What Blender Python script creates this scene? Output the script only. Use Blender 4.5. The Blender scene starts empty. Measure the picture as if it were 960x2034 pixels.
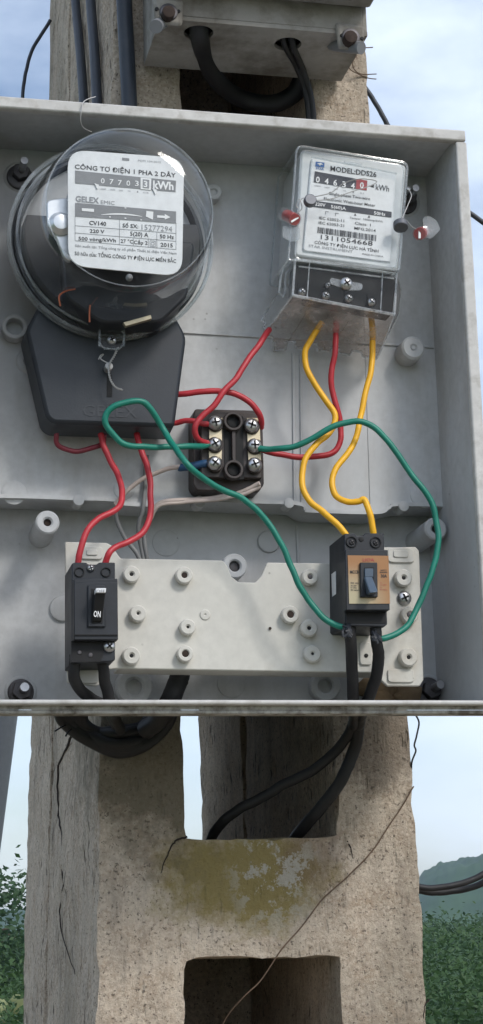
import bpy, bmesh, math, random
import numpy as np
from mathutils import Vector, Matrix, noise
random.seed(7)
R_ = math.radians
scene = bpy.context.scene
COL = scene.collection

# ------------------------------------------------------------------ camera
FPX, PITCH, YAW, ROLL, DIST = 3500.0, R_(13.19), R_(12.59), R_(1.492), 1.46
fwd = Vector((math.sin(YAW)*math.cos(PITCH), math.cos(YAW)*math.cos(PITCH), math.sin(PITCH)))
r0 = Vector((math.cos(YAW), -math.sin(YAW), 0)); u0 = r0.cross(fwd)
RT = r0*math.cos(ROLL) - u0*math.sin(ROLL)
UP = u0*math.cos(ROLL) + r0*math.sin(ROLL)
CAM = Vector((0, 0, 1.93)) - fwd*DIST
cd = bpy.data.cameras.new('camera'); cam = bpy.data.objects.new('camera', cd); COL.objects.link(cam)
m = Matrix((RT, UP, -fwd)).transposed().to_4x4(); m.translation = CAM; cam.matrix_world = m
cd.sensor_fit = 'VERTICAL'; cd.sensor_height = 24.0; cd.lens = 24.0*FPX/2034.0
cd.clip_start = 0.01; cd.clip_end = 6000
scene.camera = cam

# ------------------------------------------------------------------ sky, sun, exposure
SUN_AZ, SUN_EL = 30.0, 40.0          # degrees right of the box's outward normal, above the horizon
w = bpy.data.worlds.new('World'); scene.world = w; w.use_nodes = True
nt = w.node_tree; nt.nodes.clear()
out = nt.nodes.new('ShaderNodeOutputWorld'); bg = nt.nodes.new('ShaderNodeBackground')
sky = nt.nodes.new('ShaderNodeTexSky'); sky.sky_type = 'NISHITA'; sky.sun_disc = False
sky.sun_elevation = R_(SUN_EL); sky.sun_rotation = R_(180-SUN_AZ)
sky.air_density = 1.0; sky.dust_density = 1.6; sky.ozone_density = 1.2
tc = nt.nodes.new('ShaderNodeTexCoord'); mp = nt.nodes.new('ShaderNodeMapping')
mp.inputs['Scale'].default_value = (1.0, 1.0, 2.2)
nz = nt.nodes.new('ShaderNodeTexNoise'); nz.inputs['Scale'].default_value = 3.2; nz.inputs['Detail'].default_value = 6
nz.inputs['Roughness'].default_value = 0.55
cr = nt.nodes.new('ShaderNodeValToRGB'); cr.color_ramp.elements[0].position = 0.36; cr.color_ramp.elements[1].position = 0.70
mx = nt.nodes.new('ShaderNodeMix'); mx.data_type = 'RGBA'
nt.links.new(tc.outputs['Generated'], mp.inputs['Vector']); nt.links.new(mp.outputs[0], nz.inputs['Vector'])
nt.links.new(nz.outputs['Fac'], cr.inputs[0]); nt.links.new(cr.outputs[0], mx.inputs[0])
nt.links.new(sky.outputs[0], mx.inputs[6]); mx.inputs[7].default_value = (6.2, 7.0, 8.3, 1)
nt.links.new(mx.outputs[2], bg.inputs['Color']); bg.inputs['Strength'].default_value = 0.082
nt.links.new(bg.outputs[0], out.inputs['Surface'])
sd = bpy.data.lights.new('sun', 'SUN'); sun = bpy.data.objects.new('sun', sd); COL.objects.link(sun)
sd.energy = 0.9; sd.angle = R_(12); sd.color = (1.0, 0.96, 0.9)
sdir = Vector((math.sin(R_(SUN_AZ))*math.cos(R_(SUN_EL)), -math.cos(R_(SUN_AZ))*math.cos(R_(SUN_EL)), math.sin(R_(SUN_EL))))
sun.rotation_euler = sdir.to_track_quat('Z', 'Y').to_euler(); sun.location = (2, -4, 6)
vs = scene.view_settings; vs.view_transform = 'Standard'; vs.look = 'None'; vs.gamma = 1; vs.exposure = 1.1
vs.use_curve_mapping = False
scene.cycles.transparent_max_bounces = 24

# ------------------------------------------------------------------ helpers
def ray(px, py): return fwd + RT*((px-480)/FPX) - UP*((py-1017)/FPX)
def P(px, py, Y):
    d = ray(px, py); return CAM + d*((Y-CAM.y)/d.y)
def at(px, py, t): return CAM + ray(px, py)*t
def sc(px, py, Y): return abs(P(px+1, py, Y).x - P(px, py, Y).x)
def PL(pts, Y): return [P(x, y, Y) for x, y in pts]

def catmull(pts, n=8):
    pts = [Vector(p) for p in pts]
    if len(pts) < 3: return pts
    q = [pts[0]*2-pts[1]] + pts + [pts[-1]*2-pts[-2]]; o = []
    for i in range(1, len(q)-2):
        a, b, c, d = q[i-1:i+3]
        for k in range(n):
            t = k/n
            o.append(0.5*((2*b)+(c-a)*t+(2*a-5*b+4*c-d)*t*t+(3*b-a-3*c+d)*t**3))
    return o+[pts[-1]]

def rounded(pts, r, n=4):
    o = []; N = len(pts); pts = [Vector(p) for p in pts]
    for i in range(N):
        a, b, c = pts[i-1], pts[i], pts[(i+1) % N]
        rr = r[i] if isinstance(r, (list, tuple)) else r
        l1, l2 = (a-b), (c-b); d = min(rr, l1.length*.45, l2.length*.45)
        p, q = b+l1.normalized()*d, b+l2.normalized()*d
        for k in range(n+1):
            t = k/n; o.append(p*(1-t)**2+b*2*t*(1-t)+q*t*t)
    return o

class MB:
    def __init__(s): s.v = []; s.f = []
    def add(s, vs_, fs):
        o = len(s.v); s.v += [Vector(v) for v in vs_]; s.f += [[i+o for i in f] for f in fs]; return s
    def face(s, pts): return s.add(pts, [list(range(len(pts)))])
    def quad(s, pts, Y): return s.face(PL(pts, Y))
    def prism(s, front, Yb, back=None):
        n = len(front); b = back or [Vector((p.x, Yb, p.z)) for p in front]
        fs = [list(range(n)), list(range(2*n-1, n-1, -1))]+[[i, i+n, (i+1) % n+n, (i+1) % n] for i in range(n)]
        return s.add(list(front)+b, fs)
    def pr(s, pts, Yf, Yb): return s.prism(PL(pts, Yf), Yb)
    def box(s, a, b):
        x0, y0, z0 = a; x1, y1, z1 = b
        return s.prism([Vector((x0, y0, z0)), Vector((x1, y0, z0)), Vector((x1, y0, z1)), Vector((x0, y0, z1))], y1)
    def lathe(s, c, prof, n=32, axis=None):
        """profile [(radius, Y)] turned about an axis along Y through (c.x, c.z)"""
        vs_, fs, rows = [], [], []
        for r, y in prof:
            if r < 1e-6: rows.append([len(vs_)]); vs_.append(Vector((c.x, y, c.z)))
            else:
                rows.append([len(vs_)+k for k in range(n)])
                vs_ += [Vector((c.x+r*math.cos(2*math.pi*k/n), y, c.z+r*math.sin(2*math.pi*k/n))) for k in range(n)]
        for a, b in zip(rows, rows[1:]):
            for k in range(n):
                k2 = (k+1) % n
                if len(a) == 1 and len(b) == 1: continue
                if len(a) == 1: fs.append([a[0], b[k2], b[k]])
                elif len(b) == 1: fs.append([a[k], a[k2], b[0]])
                else: fs.append([a[k], a[k2], b[k2], b[k]])
        return s.add(vs_, fs)
    def disc(s, cx, cy, rpx, Yf, Yb, n=28, bev=.15):
        c = P(cx, cy, Yf); r = rpx*sc(cx, cy, Yf); e = min(r*bev, abs(Yb-Yf)*.5)
        return s.lathe(c, [(0, Yf), (r-e, Yf), (r-e*.3, Yf+e*.3), (r, Yf+e), (r, Yb), (0, Yb)], n)
    def ring(s, cx, cy, ro, ri, Yf, Yb, n=28, deep=None):
        c = P(cx, cy, Yf); k = sc(cx, cy, Yf); ro *= k; ri *= k; e = (ro-ri)*.2; deep = deep if deep is not None else Yb
        return s.lathe(c, [(ro, Yb), (ro, Yf+e), (ro-e, Yf), (ri+e, Yf), (ri, Yf+e), (ri, deep), (0, deep)], n)
    def tube(s, path, r, n=8, smooth=8, rfun=None, closed=False):
        p = catmull(path, smooth) if smooth else [Vector(q) for q in path]
        N = len(p); vs_, fs = [], []
        t = (p[1]-p[0]).normalized(); nrm = t.orthogonal().normalized()
        for i in range(N):
            t = (p[min(i+1, N-1)]-p[max(i-1, 0)])
            if t.length < 1e-9: t = Vector((0, 0, 1))
            t.normalize(); nrm = (nrm-t*nrm.dot(t)).normalized(); b = t.cross(nrm)
            rr = r*(rfun(i/(N-1)) if rfun else 1)
            vs_ += [p[i]+(nrm*math.cos(2*math.pi*k/n)+b*math.sin(2*math.pi*k/n))*rr for k in range(n)]
        for i in range(N-1):
            for k in range(n):
                fs.append([i*n+k, i*n+(k+1) % n, (i+1)*n+(k+1) % n, (i+1)*n+k])
        fs += [list(range(n))[::-1], [(N-1)*n+k for k in range(n)]]
        return s.add(vs_, fs)
    def text(s, body, p0, p1, hpx, Y, bold=0.0, kx=None):
        """flat lettering whose baseline runs from photo point p0 to p1 on the plane Y"""
        cu = bpy.data.curves.new('t', 'FONT'); cu.body = body; cu.resolution_u = 2; cu.offset = bold
        o = bpy.data.objects.new('t', cu); COL.objects.link(o)
        bpy.context.view_layer.update()
        me = bpy.data.meshes.new_from_object(o.evaluated_get(bpy.context.evaluated_depsgraph_get()))
        bpy.data.objects.remove(o); bpy.data.curves.remove(cu)
        co = [v.co.copy() for v in me.vertices]; fs = [list(p.vertices) for p in me.polygons]; bpy.data.meshes.remove(me)
        if not co: return s
        x0 = min(c.x for c in co); x1 = max(c.x for c in co)
        A, B = P(*p0, Y), P(*p1, Y); ex = (B-A); ez = Vector((-ex.z, 0, ex.x)).normalized()
        h = hpx*sc(*p0, Y)/0.70
        return s.add([A+ex*((c.x-x0)/(x1-x0))+ez*(c.y*h) for c in co], fs)

def mesh_obj(name, mb, mat_, origin):
    me = bpy.data.meshes.new(name)
    me.from_pydata([tuple(v-origin) for v in mb.v], [], mb.f); me.materials.append(mat_)
    return me
def finish(me, smooth, recalc):
    bm = bmesh.new(); bm.from_mesh(me)
    if recalc: bmesh.ops.recalc_face_normals(bm, faces=bm.faces)
    bm.to_mesh(me); bm.free()
    if smooth:
        me.shade_smooth() if hasattr(me, 'shade_smooth') else None
        me.set_sharp_from_angle(angle=R_(smooth))
def bevel(o, wd, seg=2):
    b = o.modifiers.new('edge', 'BEVEL'); b.width = wd; b.segments = seg; b.limit_method = 'ANGLE'; b.angle_limit = R_(40)
    b.harden_normals = False
def thing(name, label, cat, loc, group=None):
    o = bpy.data.objects.new(name, None); COL.objects.link(o); o.location = loc; o.empty_display_size = .02
    o['label'] = label; o['category'] = cat
    if group: o['group'] = group
    return o
ORG = {}
def part(name, mb, mat_, parent, bev=0, smooth=35, recalc=True, label=None, kind=None):
    root = parent
    while root.parent: root = root.parent
    me = mesh_obj(name, mb, mat_, Vector(root.location)); finish(me, smooth, recalc)
    o = bpy.data.objects.new(name, me); COL.objects.link(o); o.parent = parent
    if bev: bevel(o, bev)
    if label: o['label'] = label
    if kind: o['kind'] = kind
    return o
def solo(name, mb, mat_, label=None, cat=None, group=None, kind=None, bev=0, smooth=35, recalc=True):
    n = len(mb.v); c = Vector((sum(v.x for v in mb.v)/n, sum(v.y for v in mb.v)/n, min(v.z for v in mb.v)))
    me = mesh_obj(name, mb, mat_, c); finish(me, smooth, recalc)
    o = bpy.data.objects.new(name, me); COL.objects.link(o); o.location = c
    if label: o['label'] = label
    if cat: o['category'] = cat
    if group: o['group'] = group
    if kind: o['kind'] = kind
    if bev: bevel(o, bev)
    return o

# ------------------------------------------------------------------ materials
class NT:
    def __init__(s, name):
        s.m = bpy.data.materials.new(name); s.m.use_nodes = True; s.t = s.m.node_tree; s.t.nodes.clear()
        s.out = s.n('ShaderNodeOutputMaterial'); s.geo = None
    def n(s, typ, **kw):
        nd = s.t.nodes.new(typ)
        for k, v in kw.items(): setattr(nd, k, v)
        return nd
    def l(s, a, b): s.t.links.new(a, b)
    def pos(s, scale=(1, 1, 1), off=(0, 0, 0)):
        if not s.geo: s.geo = s.n('ShaderNodeNewGeometry')
        mp = s.n('ShaderNodeMapping'); mp.inputs['Scale'].default_value = scale; mp.inputs['Location'].default_value = off
        s.l(s.geo.outputs['Position'], mp.inputs['Vector']); return mp.outputs[0]
    def noise(s, scale, detail=4, rough=.55, vec=None, dist=0):
        nd = s.n('ShaderNodeTexNoise'); nd.inputs['Scale'].default_value = scale; nd.inputs['Detail'].default_value = detail
        nd.inputs['Roughness'].default_value = rough; nd.inputs['Distortion'].default_value = dist
        s.l(vec or s.pos(), nd.inputs['Vector']); return nd.outputs['Fac']
    def ramp(s, fac, p0, p1, c0=(0, 0, 0), c1=(1, 1, 1)):
        nd = s.n('ShaderNodeValToRGB'); e = nd.color_ramp.elements
        e[0].position, e[1].position = p0, p1; e[0].color = (*c0, 1); e[1].color = (*c1, 1)
        s.l(fac, nd.inputs[0]); return nd.outputs[0]
    def mix(s, fac, a, b, mode='MIX'):
        nd = s.n('ShaderNodeMix', data_type='RGBA', blend_type=mode)
        for sock, v in ((nd.inputs[0], fac), (nd.inputs[6], a), (nd.inputs[7], b)):
            if isinstance(v, (int, float)): sock.default_value = v
            elif isinstance(v, tuple): sock.default_value = (*v[:3], 1)
            else: s.l(v, sock)
        return nd.outputs[2]
    def math(s, op, a, b=None, c=None, clamp=False):
        nd = s.n('ShaderNodeMath', operation=op, use_clamp=clamp)
        for i, v in enumerate((a, b, c)):
            if v is None: continue
            if isinstance(v, (int, float)): nd.inputs[i].default_value = v
            else: s.l(v, nd.inputs[i])
        return nd.outputs[0]
    def dist(s, c, inv=(1, 1, 1)):
        """distance from world point c, axes scaled by inv"""
        nd = s.n('ShaderNodeVectorMath', operation='LENGTH')
        s.l(s.pos(inv, (-c[0]*inv[0], -c[1]*inv[1], -c[2]*inv[2])), nd.inputs[0]); return nd.outputs['Value']
    def bump(s, h, strength=.3, d=.001):
        nd = s.n('ShaderNodeBump'); nd.inputs['Strength'].default_value = strength; nd.inputs['Distance'].default_value = d
        s.l(h, nd.inputs['Height']); return nd.outputs[0]
    def bsdf(s, col, rough=.5, metal=0, normal=None, spec=.5, coat=0):
        b = s.n('ShaderNodeBsdfPrincipled')
        for sock, v in (('Base Color', col), ('Roughness', rough), ('Metallic', metal)):
            if isinstance(v, tuple): b.inputs[sock].default_value = (*v[:3], 1)
            elif isinstance(v, (int, float)): b.inputs[sock].default_value = v
            else: s.l(v, b.inputs[sock])
        b.inputs['Specular IOR Level'].default_value = spec; b.inputs['Coat Weight'].default_value = coat
        if normal: s.l(normal, b.inputs['Normal'])
        s.l(b.outputs[0], s.out.inputs['Surface']); return b

def plastic(name, col, rough=.45, var=.12, vs_=9, dirt=0.0, dcol=(.16, .13, .10), dscale=26, bump=.08, bscale=350, spec=.4, dthr=(.58, .74), metal=0, streak=False, specks=0):
    t = NT(name)
    f = t.noise(vs_, 5, .6)
    c = t.mix(t.ramp(f, .3, .7), tuple(x*(1-var) for x in col), tuple(min(1, x*(1+var)) for x in col))
    c = t.mix(t.ramp(t.noise(130, 3, .6), .35, .7), c, tuple(x*.9 for x in col)) if var else c
    rg = t.math('MULTIPLY_ADD', t.noise(40, 4), .25, rough-.12)
    if dirt:
        v = t.pos((1, 1, .25)) if streak else None
        d = t.math('MULTIPLY', t.ramp(t.noise(dscale, 7, .65, v), *dthr), dirt)
        c = t.mix(d, c, dcol); rg = t.math('MULTIPLY_ADD', d, .3, rg, clamp=True)
    if specks:
        vo = t.n('ShaderNodeTexVoronoi'); vo.inputs['Scale'].default_value = 110; t.l(t.pos(), vo.inputs['Vector'])
        sp_ = t.math('MULTIPLY', t.ramp(vo.outputs['Distance'], .07, .13, (1, 1, 1), (0, 0, 0)), t.ramp(t.noise(19, 4, .6), .58, .66))
        c = t.mix(t.math('MULTIPLY', sp_, specks), c, (.09, .075, .06))
    nb = t.bump(t.noise(bscale, 3, .6), bump, .0006) if bump else None
    t.bsdf(c, rg, metal, nb, spec); return t.m

def clear(name, tint=(.94, .95, .95), gloss=.9, rough=.05, edge=.3, haze=0.018, hazecol=(.75, .78, .8)):
    """thin clear plastic: straight transmission, Fresnel gloss and surface haze that also paints edge highlights"""
    t = NT(name)
    tr = t.n('ShaderNodeBsdfTransparent'); tr.inputs[0].default_value = (*tint, 1)
    gl = t.n('ShaderNodeBsdfGlossy'); gl.inputs['Color'].default_value = (gloss, gloss, gloss, 1); gl.inputs['Roughness'].default_value = rough
    df = t.n('ShaderNodeBsdfDiffuse'); df.inputs['Color'].default_value = (*hazecol, 1)
    lw = t.n('ShaderNodeLayerWeight'); lw.inputs['Blend'].default_value = .5
    fr = t.math('MULTIPLY_ADD', t.math('POWER', lw.outputs['Facing'], 4.0-3.0*edge), .85, .003+.03*edge, clamp=True)
    tl = t.n('ShaderNodeBsdfTranslucent'); tl.inputs['Color'].default_value = (*hazecol, 1); m0 = t.n('ShaderNodeMixShader'); m0.inputs[0].default_value = .5
    t.l(df.outputs[0], m0.inputs[1]); t.l(tl.outputs[0], m0.inputs[2])
    m1 = t.n('ShaderNodeMixShader'); m2 = t.n('ShaderNodeMixShader')
    hz = t.math('MULTIPLY', t.ramp(t.noise(60, 6, .7), .3, .8), haze*2)
    t.l(hz, m1.inputs[0]); t.l(tr.outputs[0], m1.inputs[1]); t.l(m0.outputs[0], m1.inputs[2])
    t.l(fr, m2.inputs[0]); t.l(m1.outputs[0], m2.inputs[1]); t.l(gl.outputs[0], m2.inputs[2])
    t.l(m2.outputs[0], t.out.inputs['Surface']); return t.m

def wire_mat(name, col, rough=.38):
    return plastic(name, col, rough+.06, .16, 30, .5, tuple(x*.35+.03 for x in col), 40, .05, 500, .45, (.55, .8))

M = {}
M['box'] = plastic('box_grey_plastic', (.51, .522, .532), .5, .11, 4, .65, (.26, .23, .19), 13, .06, 260, .35, (.50, .80), streak=True, specks=.7)
M['rim'] = plastic('box_rim_weathered', (.55, .54, .52), .6, .12, 18, .5, (.20, .17, .13), 60, .3, 180, .3, (.48, .72))
M['grimy'] = plastic('grimy_box_underside', (.46, .45, .42), .75, .2, 30, .85, (.09, .075, .055), 55, .5, 150, .2, (.44, .62))
M['plate'] = plastic('cream_plastic', (.60, .585, .535), .5, .08, 7, .55, (.34, .28, .20), 18, .08, 240, .35, (.54, .8), specks=.6)
M['black'] = plastic('black_bakelite', (.017, .020, .026), .48, .25, 14, .3, (.09, .08, .07), 30, .1, 400, .4)
M['dark_slot'] = plastic('dark_recess', (.010, .010, .011), .7, .1, 20, bump=0)
M['cover_dark'] = plastic('charcoal_plastic', (.022, .027, .035), .42, .15, 6, .25, (.10, .10, .10), 12, .12, 500, .45, (.5, .8))
M['steel'] = plastic('zinc_steel', (.55, .55, .56), .34, .15, 90, .5, (.20, .17, .13), 120, .1, 400, .5, (.5, .7), metal=1)
M['rust'] = plastic('rusty_iron', (.045, .032, .027), .8, .4, 120, .6, (.05, .03, .02), 90, .4, 300, .2)
M['dark_steel'] = plastic('dull_dark_steel', (.10, .095, .10), .5, .3, 80, .5, (.06, .035, .025), 70, .2, 300, .4, metal=.7)
M['brass'] = plastic('brass', (.52, .45, .32), .4, .2, 120, .4, (.25, .2, .12), 90, .1, 400, .5, metal=.8)
M['lead'] = plastic('lead', (.16, .165, .18), .5, .2, 150, bump=.2, metal=.6)
M['red'] = wire_mat('red_insulation', (.46, .030, .042))
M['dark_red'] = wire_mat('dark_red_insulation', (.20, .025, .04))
M['yellow'] = wire_mat('yellow_insulation', (.86, .45, .015))
M['green'] = wire_mat('green_insulation', (.008, .19, .135))
M['pale_wire'] = wire_mat('pinkish_white_insulation', (.52, .44, .40), .5)
M['grey_wire'] = wire_mat('grey_insulation', (.20, .20, .20), .5)
M['blue_crimp'] = wire_mat('blue_insulation', (.02, .07, .16))
M['cable'] = plastic('black_cable', (.012, .012, .014), .58, .25, 30, .35, (.06, .055, .05), 40, .1, 300, .45, (.5, .8))
M['blue_cable'] = plastic('blue_black_cable', (.025, .032, .045), .45, .2, 30, .3, (.09, .085, .08), 30, .1, 300, .45, (.5, .8))
M['white_face'] = plastic('white_face', (.76, .77, .78), .45, .02, 6, .1, (.5, .48, .45), 20, 0, spec=.4)
M['meter_white'] = plastic('pale_meter_case', (.66, .68, .69), .42, .03, 6, .1, (.45, .43, .4), 20, .03, spec=.4)
M['ink'] = plastic('black_ink', (.03, .03, .035), .6, 0, bump=0)
M['grey_ink'] = plastic('grey_ink', (.26, .265, .28), .6, 0, bump=0)
M['bar_ink'] = plastic('grey_print', (.22, .225, .235), .55, .05, bump=0)
M['navy_ink'] = plastic('navy_print', (.025, .03, .045), .5, .05, bump=0)
M['blue_ink'] = plastic('blue_print', (.03, .13, .38), .5, .05, bump=0)
M['red_ink'] = plastic('red_print', (.35, .04, .05), .5, .05, bump=0)
M['white_ink'] = plastic('white_print', (.78, .78, .78), .5, 0, bump=0)
M['clear'] = clear('clear_plastic')
M['clear_edge'] = clear('clear_plastic_edge', (.88, .91, .92), 1, .10, .6, .20, (.86, .88, .9))  # whitish haze colour stands in for bright highlights along clear edges
M['clear_rim'] = clear('clear_plastic_rim', (.85, .88, .9), 1, .12, .6, .42, (.88, .89, .9))  # whiter still, so the skirt's bright edges are put into the colour
M['clear_old'] = clear('clouded_clear_plastic', (.84, .80, .77), .6, .15, .35, .34, (.66, .58, .54))
M['seal_red'] = plastic('red_seal_plastic', (.55, .06, .06), .35, .05, bump=0)
M['silver'] = plastic('aluminium_sheet', (.72, .73, .74), .35, .05, 30, bump=0, metal=.75)
M['dkgrey'] = plastic('dark_mechanism', (.022, .025, .032), .5, .2, 30, bump=0)
M['midgrey'] = plastic('mid_grey_plastic', (.20, .205, .215), .5, .1, 10, bump=.05)
M['backgrey'] = plastic('light_grey_back', (.42, .425, .435), .5, .1, 10, bump=.05)
M['copper'] = plastic('copper_lead', (.45, .13, .06), .4, .1, 60, bump=0, metal=.5)
M['twine'] = plastic('galvanised_seal_wire', (.42, .41, .40), .45, .1, 90, bump=0, metal=.7)
M['mud'] = plastic('dried_mud', (.20, .145, .09), .9, .3, 60, .5, (.1, .07, .04), 80, .8, 120, .1)
M['post'] = plastic('grey_painted_post', (.23, .24, .25), .5, .1, 3, .3, (.15, .14, .13), 6, .1, 100, .35)
M['rootwire'] = plastic('rusty_thin_wire', (.13, .085, .055), .8, .3, 60, bump=.2)
M['blue_toggle'] = plastic('slate_blue_plastic', (.07, .10, .14), .35, .06, 20, bump=.03)

def concrete(name, moss_and_shade=None, side=1.0):
    t = NT(name)
    base = t.mix(t.ramp(t.noise(5, 6, .62), .3, .72), (.42, .35, .28), (.70, .595, .48))
    base = t.mix(t.ramp(t.noise(38, 6, .7), .42, .7), base, (.43, .325, .235))
    base = t.mix(t.math('MULTIPLY', t.ramp(t.noise(240, 3, .7), .45, .60), .65), base, (.72, .62, .50))
    base = t.mix(t.math('MULTIPLY', t.ramp(t.noise(7, 7, .6, t.pos((1, 1, .45), (3, 0, 1))), .50, .66), .55), base, (.27, .235, .18))
    vs_ = t.pos((1, 1, .26))
    streaks = t.math('MULTIPLY', t.ramp(t.noise(60, 5, .6, vs_), .50, .68), .38)
    base = t.mix(streaks, base, (.24, .20, .165))
    # weathered pits, drawn out along the casting direction
    vo = t.n('ShaderNodeTexVoronoi'); vo.inputs['Scale'].default_value = 150; t.l(t.pos((1.1, .8, .26)), vo.inputs['Vector'])
    sx_ = t.n('ShaderNodeSeparateXYZ'); t.pos(); t.l(t.geo.outputs['True Normal'], sx_.inputs[0])
    nx_ = t.math('MULTIPLY_ADD', t.math('ABSOLUTE', sx_.outputs[0]), .8, .2)      # the formwork sides are the pitted ones
    pit = t.math('MULTIPLY', t.ramp(vo.outputs['Distance'], .17, .32, (1, 1, 1), (0, 0, 0)), t.math('MULTIPLY', nx_, t.ramp(t.noise(22, 5, .65), .48, .58)))
    base = t.mix(t.math('MULTIPLY', pit, .75), base, (.045, .036, .03))
    grit = t.ramp(t.noise(330, 3, .65), .58, .66)
    base = t.mix(t.math('MULTIPLY', grit, .8), base, (.10, .08, .065))
    if moss_and_shade:
        for c, inv, rad, col, amt, nsc in moss_and_shade:
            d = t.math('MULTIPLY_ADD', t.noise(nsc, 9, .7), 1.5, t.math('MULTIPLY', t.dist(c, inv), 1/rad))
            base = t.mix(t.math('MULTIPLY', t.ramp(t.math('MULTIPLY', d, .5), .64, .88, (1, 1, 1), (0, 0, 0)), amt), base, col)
        c = moss_and_shade[0][0]; c2 = P(545, 1735, .1)
        fl = t.math('MULTIPLY', t.ramp(t.noise(62, 8, .78), .525, .55), t.ramp(t.math('MULTIPLY_ADD', t.noise(30, 4), .03, t.dist(c2, (1, .5, .8))), .035, .062, (1, 1, 1), (0, 0, 0)))
        base = t.mix(t.math('MULTIPLY', fl, .85), base, (.50, .47, .41))
    h = t.math('ADD', t.math('MULTIPLY', t.noise(90, 8, .75), 1.0), t.math('MULTIPLY', pit, -1.4))
    h = t.math('ADD', h, t.math('MULTIPLY', t.noise(60, 5, .6, vs_), .7))
    t.bsdf(base, .9, 0, t.bump(h, 1.0, .005), .2); return t.m
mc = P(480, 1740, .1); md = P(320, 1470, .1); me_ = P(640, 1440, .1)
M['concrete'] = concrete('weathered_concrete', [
    (tuple(mc), (.60, .3, 1.0), .054, (.285, .225, .08), .92, 44),
    (tuple(md), (1.0, .3, .7), .085, (.13, .115, .08), .8, 34),  # dark algae stain, with some of the box's shadow painted into it
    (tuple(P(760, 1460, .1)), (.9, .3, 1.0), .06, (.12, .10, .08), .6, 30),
    (tuple(P(615, 1700, .1)), (1, .3, 1.0), .035, (.22, .15, .10), .5, 30)])
M['concrete_rear'] = concrete('weathered_concrete_rear')
def leaf_mat(name, a, b, scale=3.0):
    t = NT(name); c = t.mix(t.ramp(t.noise(scale, 3), .35, .65), a, b)
    b_ = t.bsdf(c, .55, 0, None, .3); b_.inputs['Subsurface Weight'].default_value = 0
    tl = t.n('ShaderNodeBsdfTranslucent'); t.l(c, tl.inputs['Color']); ms = t.n('ShaderNodeMixShader'); ms.inputs[0].default_value = .25
    t.l(b_.outputs[0], ms.inputs[1]); t.l(tl.outputs[0], ms.inputs[2]); t.l(ms.outputs[0], t.out.inputs['Surface']); return t.m
M['leaf'] = leaf_mat('tree_leaves', (.028, .065, .028), (.06, .12, .045))
M['scrub'] = leaf_mat('scrub_leaves', (.028, .068, .022), (.062, .118, .036), .25)
M['hill'] = leaf_mat('hill_forest', (.018, .066, .026), (.045, .11, .036), .06)
M['bark'] = plastic('bark', (.12, .09, .065), .9, .3, 8, bump=.5, bscale=20)
M['grass'] = leaf_mat('grass', (.05, .09, .025), (.10, .13, .05), .6)
M['cactus'] = plastic('cactus_skin', (.24, .27, .12), .55, .2, 6, .4, (.40, .28, .10), 9, .1, 80)

# ------------------------------------------------------------------ ground, hills, woods
gb = MB(); N = 40; ext = 3000.0
gv = []
for i in range(N+1):
    for j in range(N+1):
        x = ((i/N*2-1)**3)*ext; y = ((j/N*2-1)**3)*ext
        gv.append(Vector((x, y, -0.02+noise.noise(Vector((x*.02, y*.02, 0)))*min(.25, math.hypot(x, y)*.01))))
gb.add(gv, [[i*(N+1)+j, (i+1)*(N+1)+j, (i+1)*(N+1)+j+1, i*(N+1)+j+1] for i in range(N) for j in range(N)])
t = NT('grassy_earth')
gc = t.mix(t.ramp(t.noise(.6, 5, .6), .35, .65), (.05, .09, .025), (.10, .13, .05))
ge = t.mix(t.ramp(t.noise(9, 6, .7), .35, .7), (.20, .16, .115), (.30, .25, .19))
gc = t.mix(t.ramp(t.math('MULTIPLY_ADD', t.noise(1.5, 4), .15, t.math('MULTIPLY', t.dist((0, 0, 0)), .05)), .22, .42), ge, gc)
t.bsdf(gc, .9, 0, t.bump(t.noise(20, 6), .5, .02), .2)
solo('ground', gb, t.m, kind='structure', smooth=60)

def direction(px):                       # horizontal unit direction through a photo column
    d = ray(px, 1850); return Vector((d.x, d.y, 0)).normalized()
def far_hill(name, prof, dist, deep, mat_, amp):
    hb = MB(); cols, rows = 640, 40; vs_ = []
    x0, x1 = prof[0][0], prof[-1][0]
    for i in range(cols+1):
        px = x0+(x1-x0)*i/cols; d = direction(px)
        for (a, ha), (b, hb_) in zip(prof, prof[1:]):
            if a <= px <= b: h = ha+(hb_-ha)*(px-a)/(b-a); break
        for j in range(rows+1):
            v = j/rows; r = dist+deep*(v*2-1); s_ = math.cos((v*2-1)*math.pi/2)**.8
            p = Vector((CAM.x, CAM.y, 0))+d*r
            n_ = noise.noise(p*.05)*.8+noise.noise(p*.2)*.7+abs(noise.noise(p*.55))*1.1
            vs_.append(Vector((p.x, p.y, -3+(h+3)*s_+n_*amp*s_)))
    hb.add(vs_, [[i*(rows+1)+j, (i+1)*(rows+1)+j, (i+1)*(rows+1)+j+1, i*(rows+1)+j+1] for i in range(cols) for j in range(rows)])
    return solo(name, hb, mat_, kind='structure', smooth=180)
HD = 420.0
far_hill('hill', [(-900, 3), (-300, 6), (300, 5), (700, 6), (820, 9.5), (838, 10.6), (852, 12.0), (900, 14.0), (960, 15.3), (1200, 19), (1700, 20), (2600, 8)], HD, 110, M['hill'], 1.3)

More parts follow.
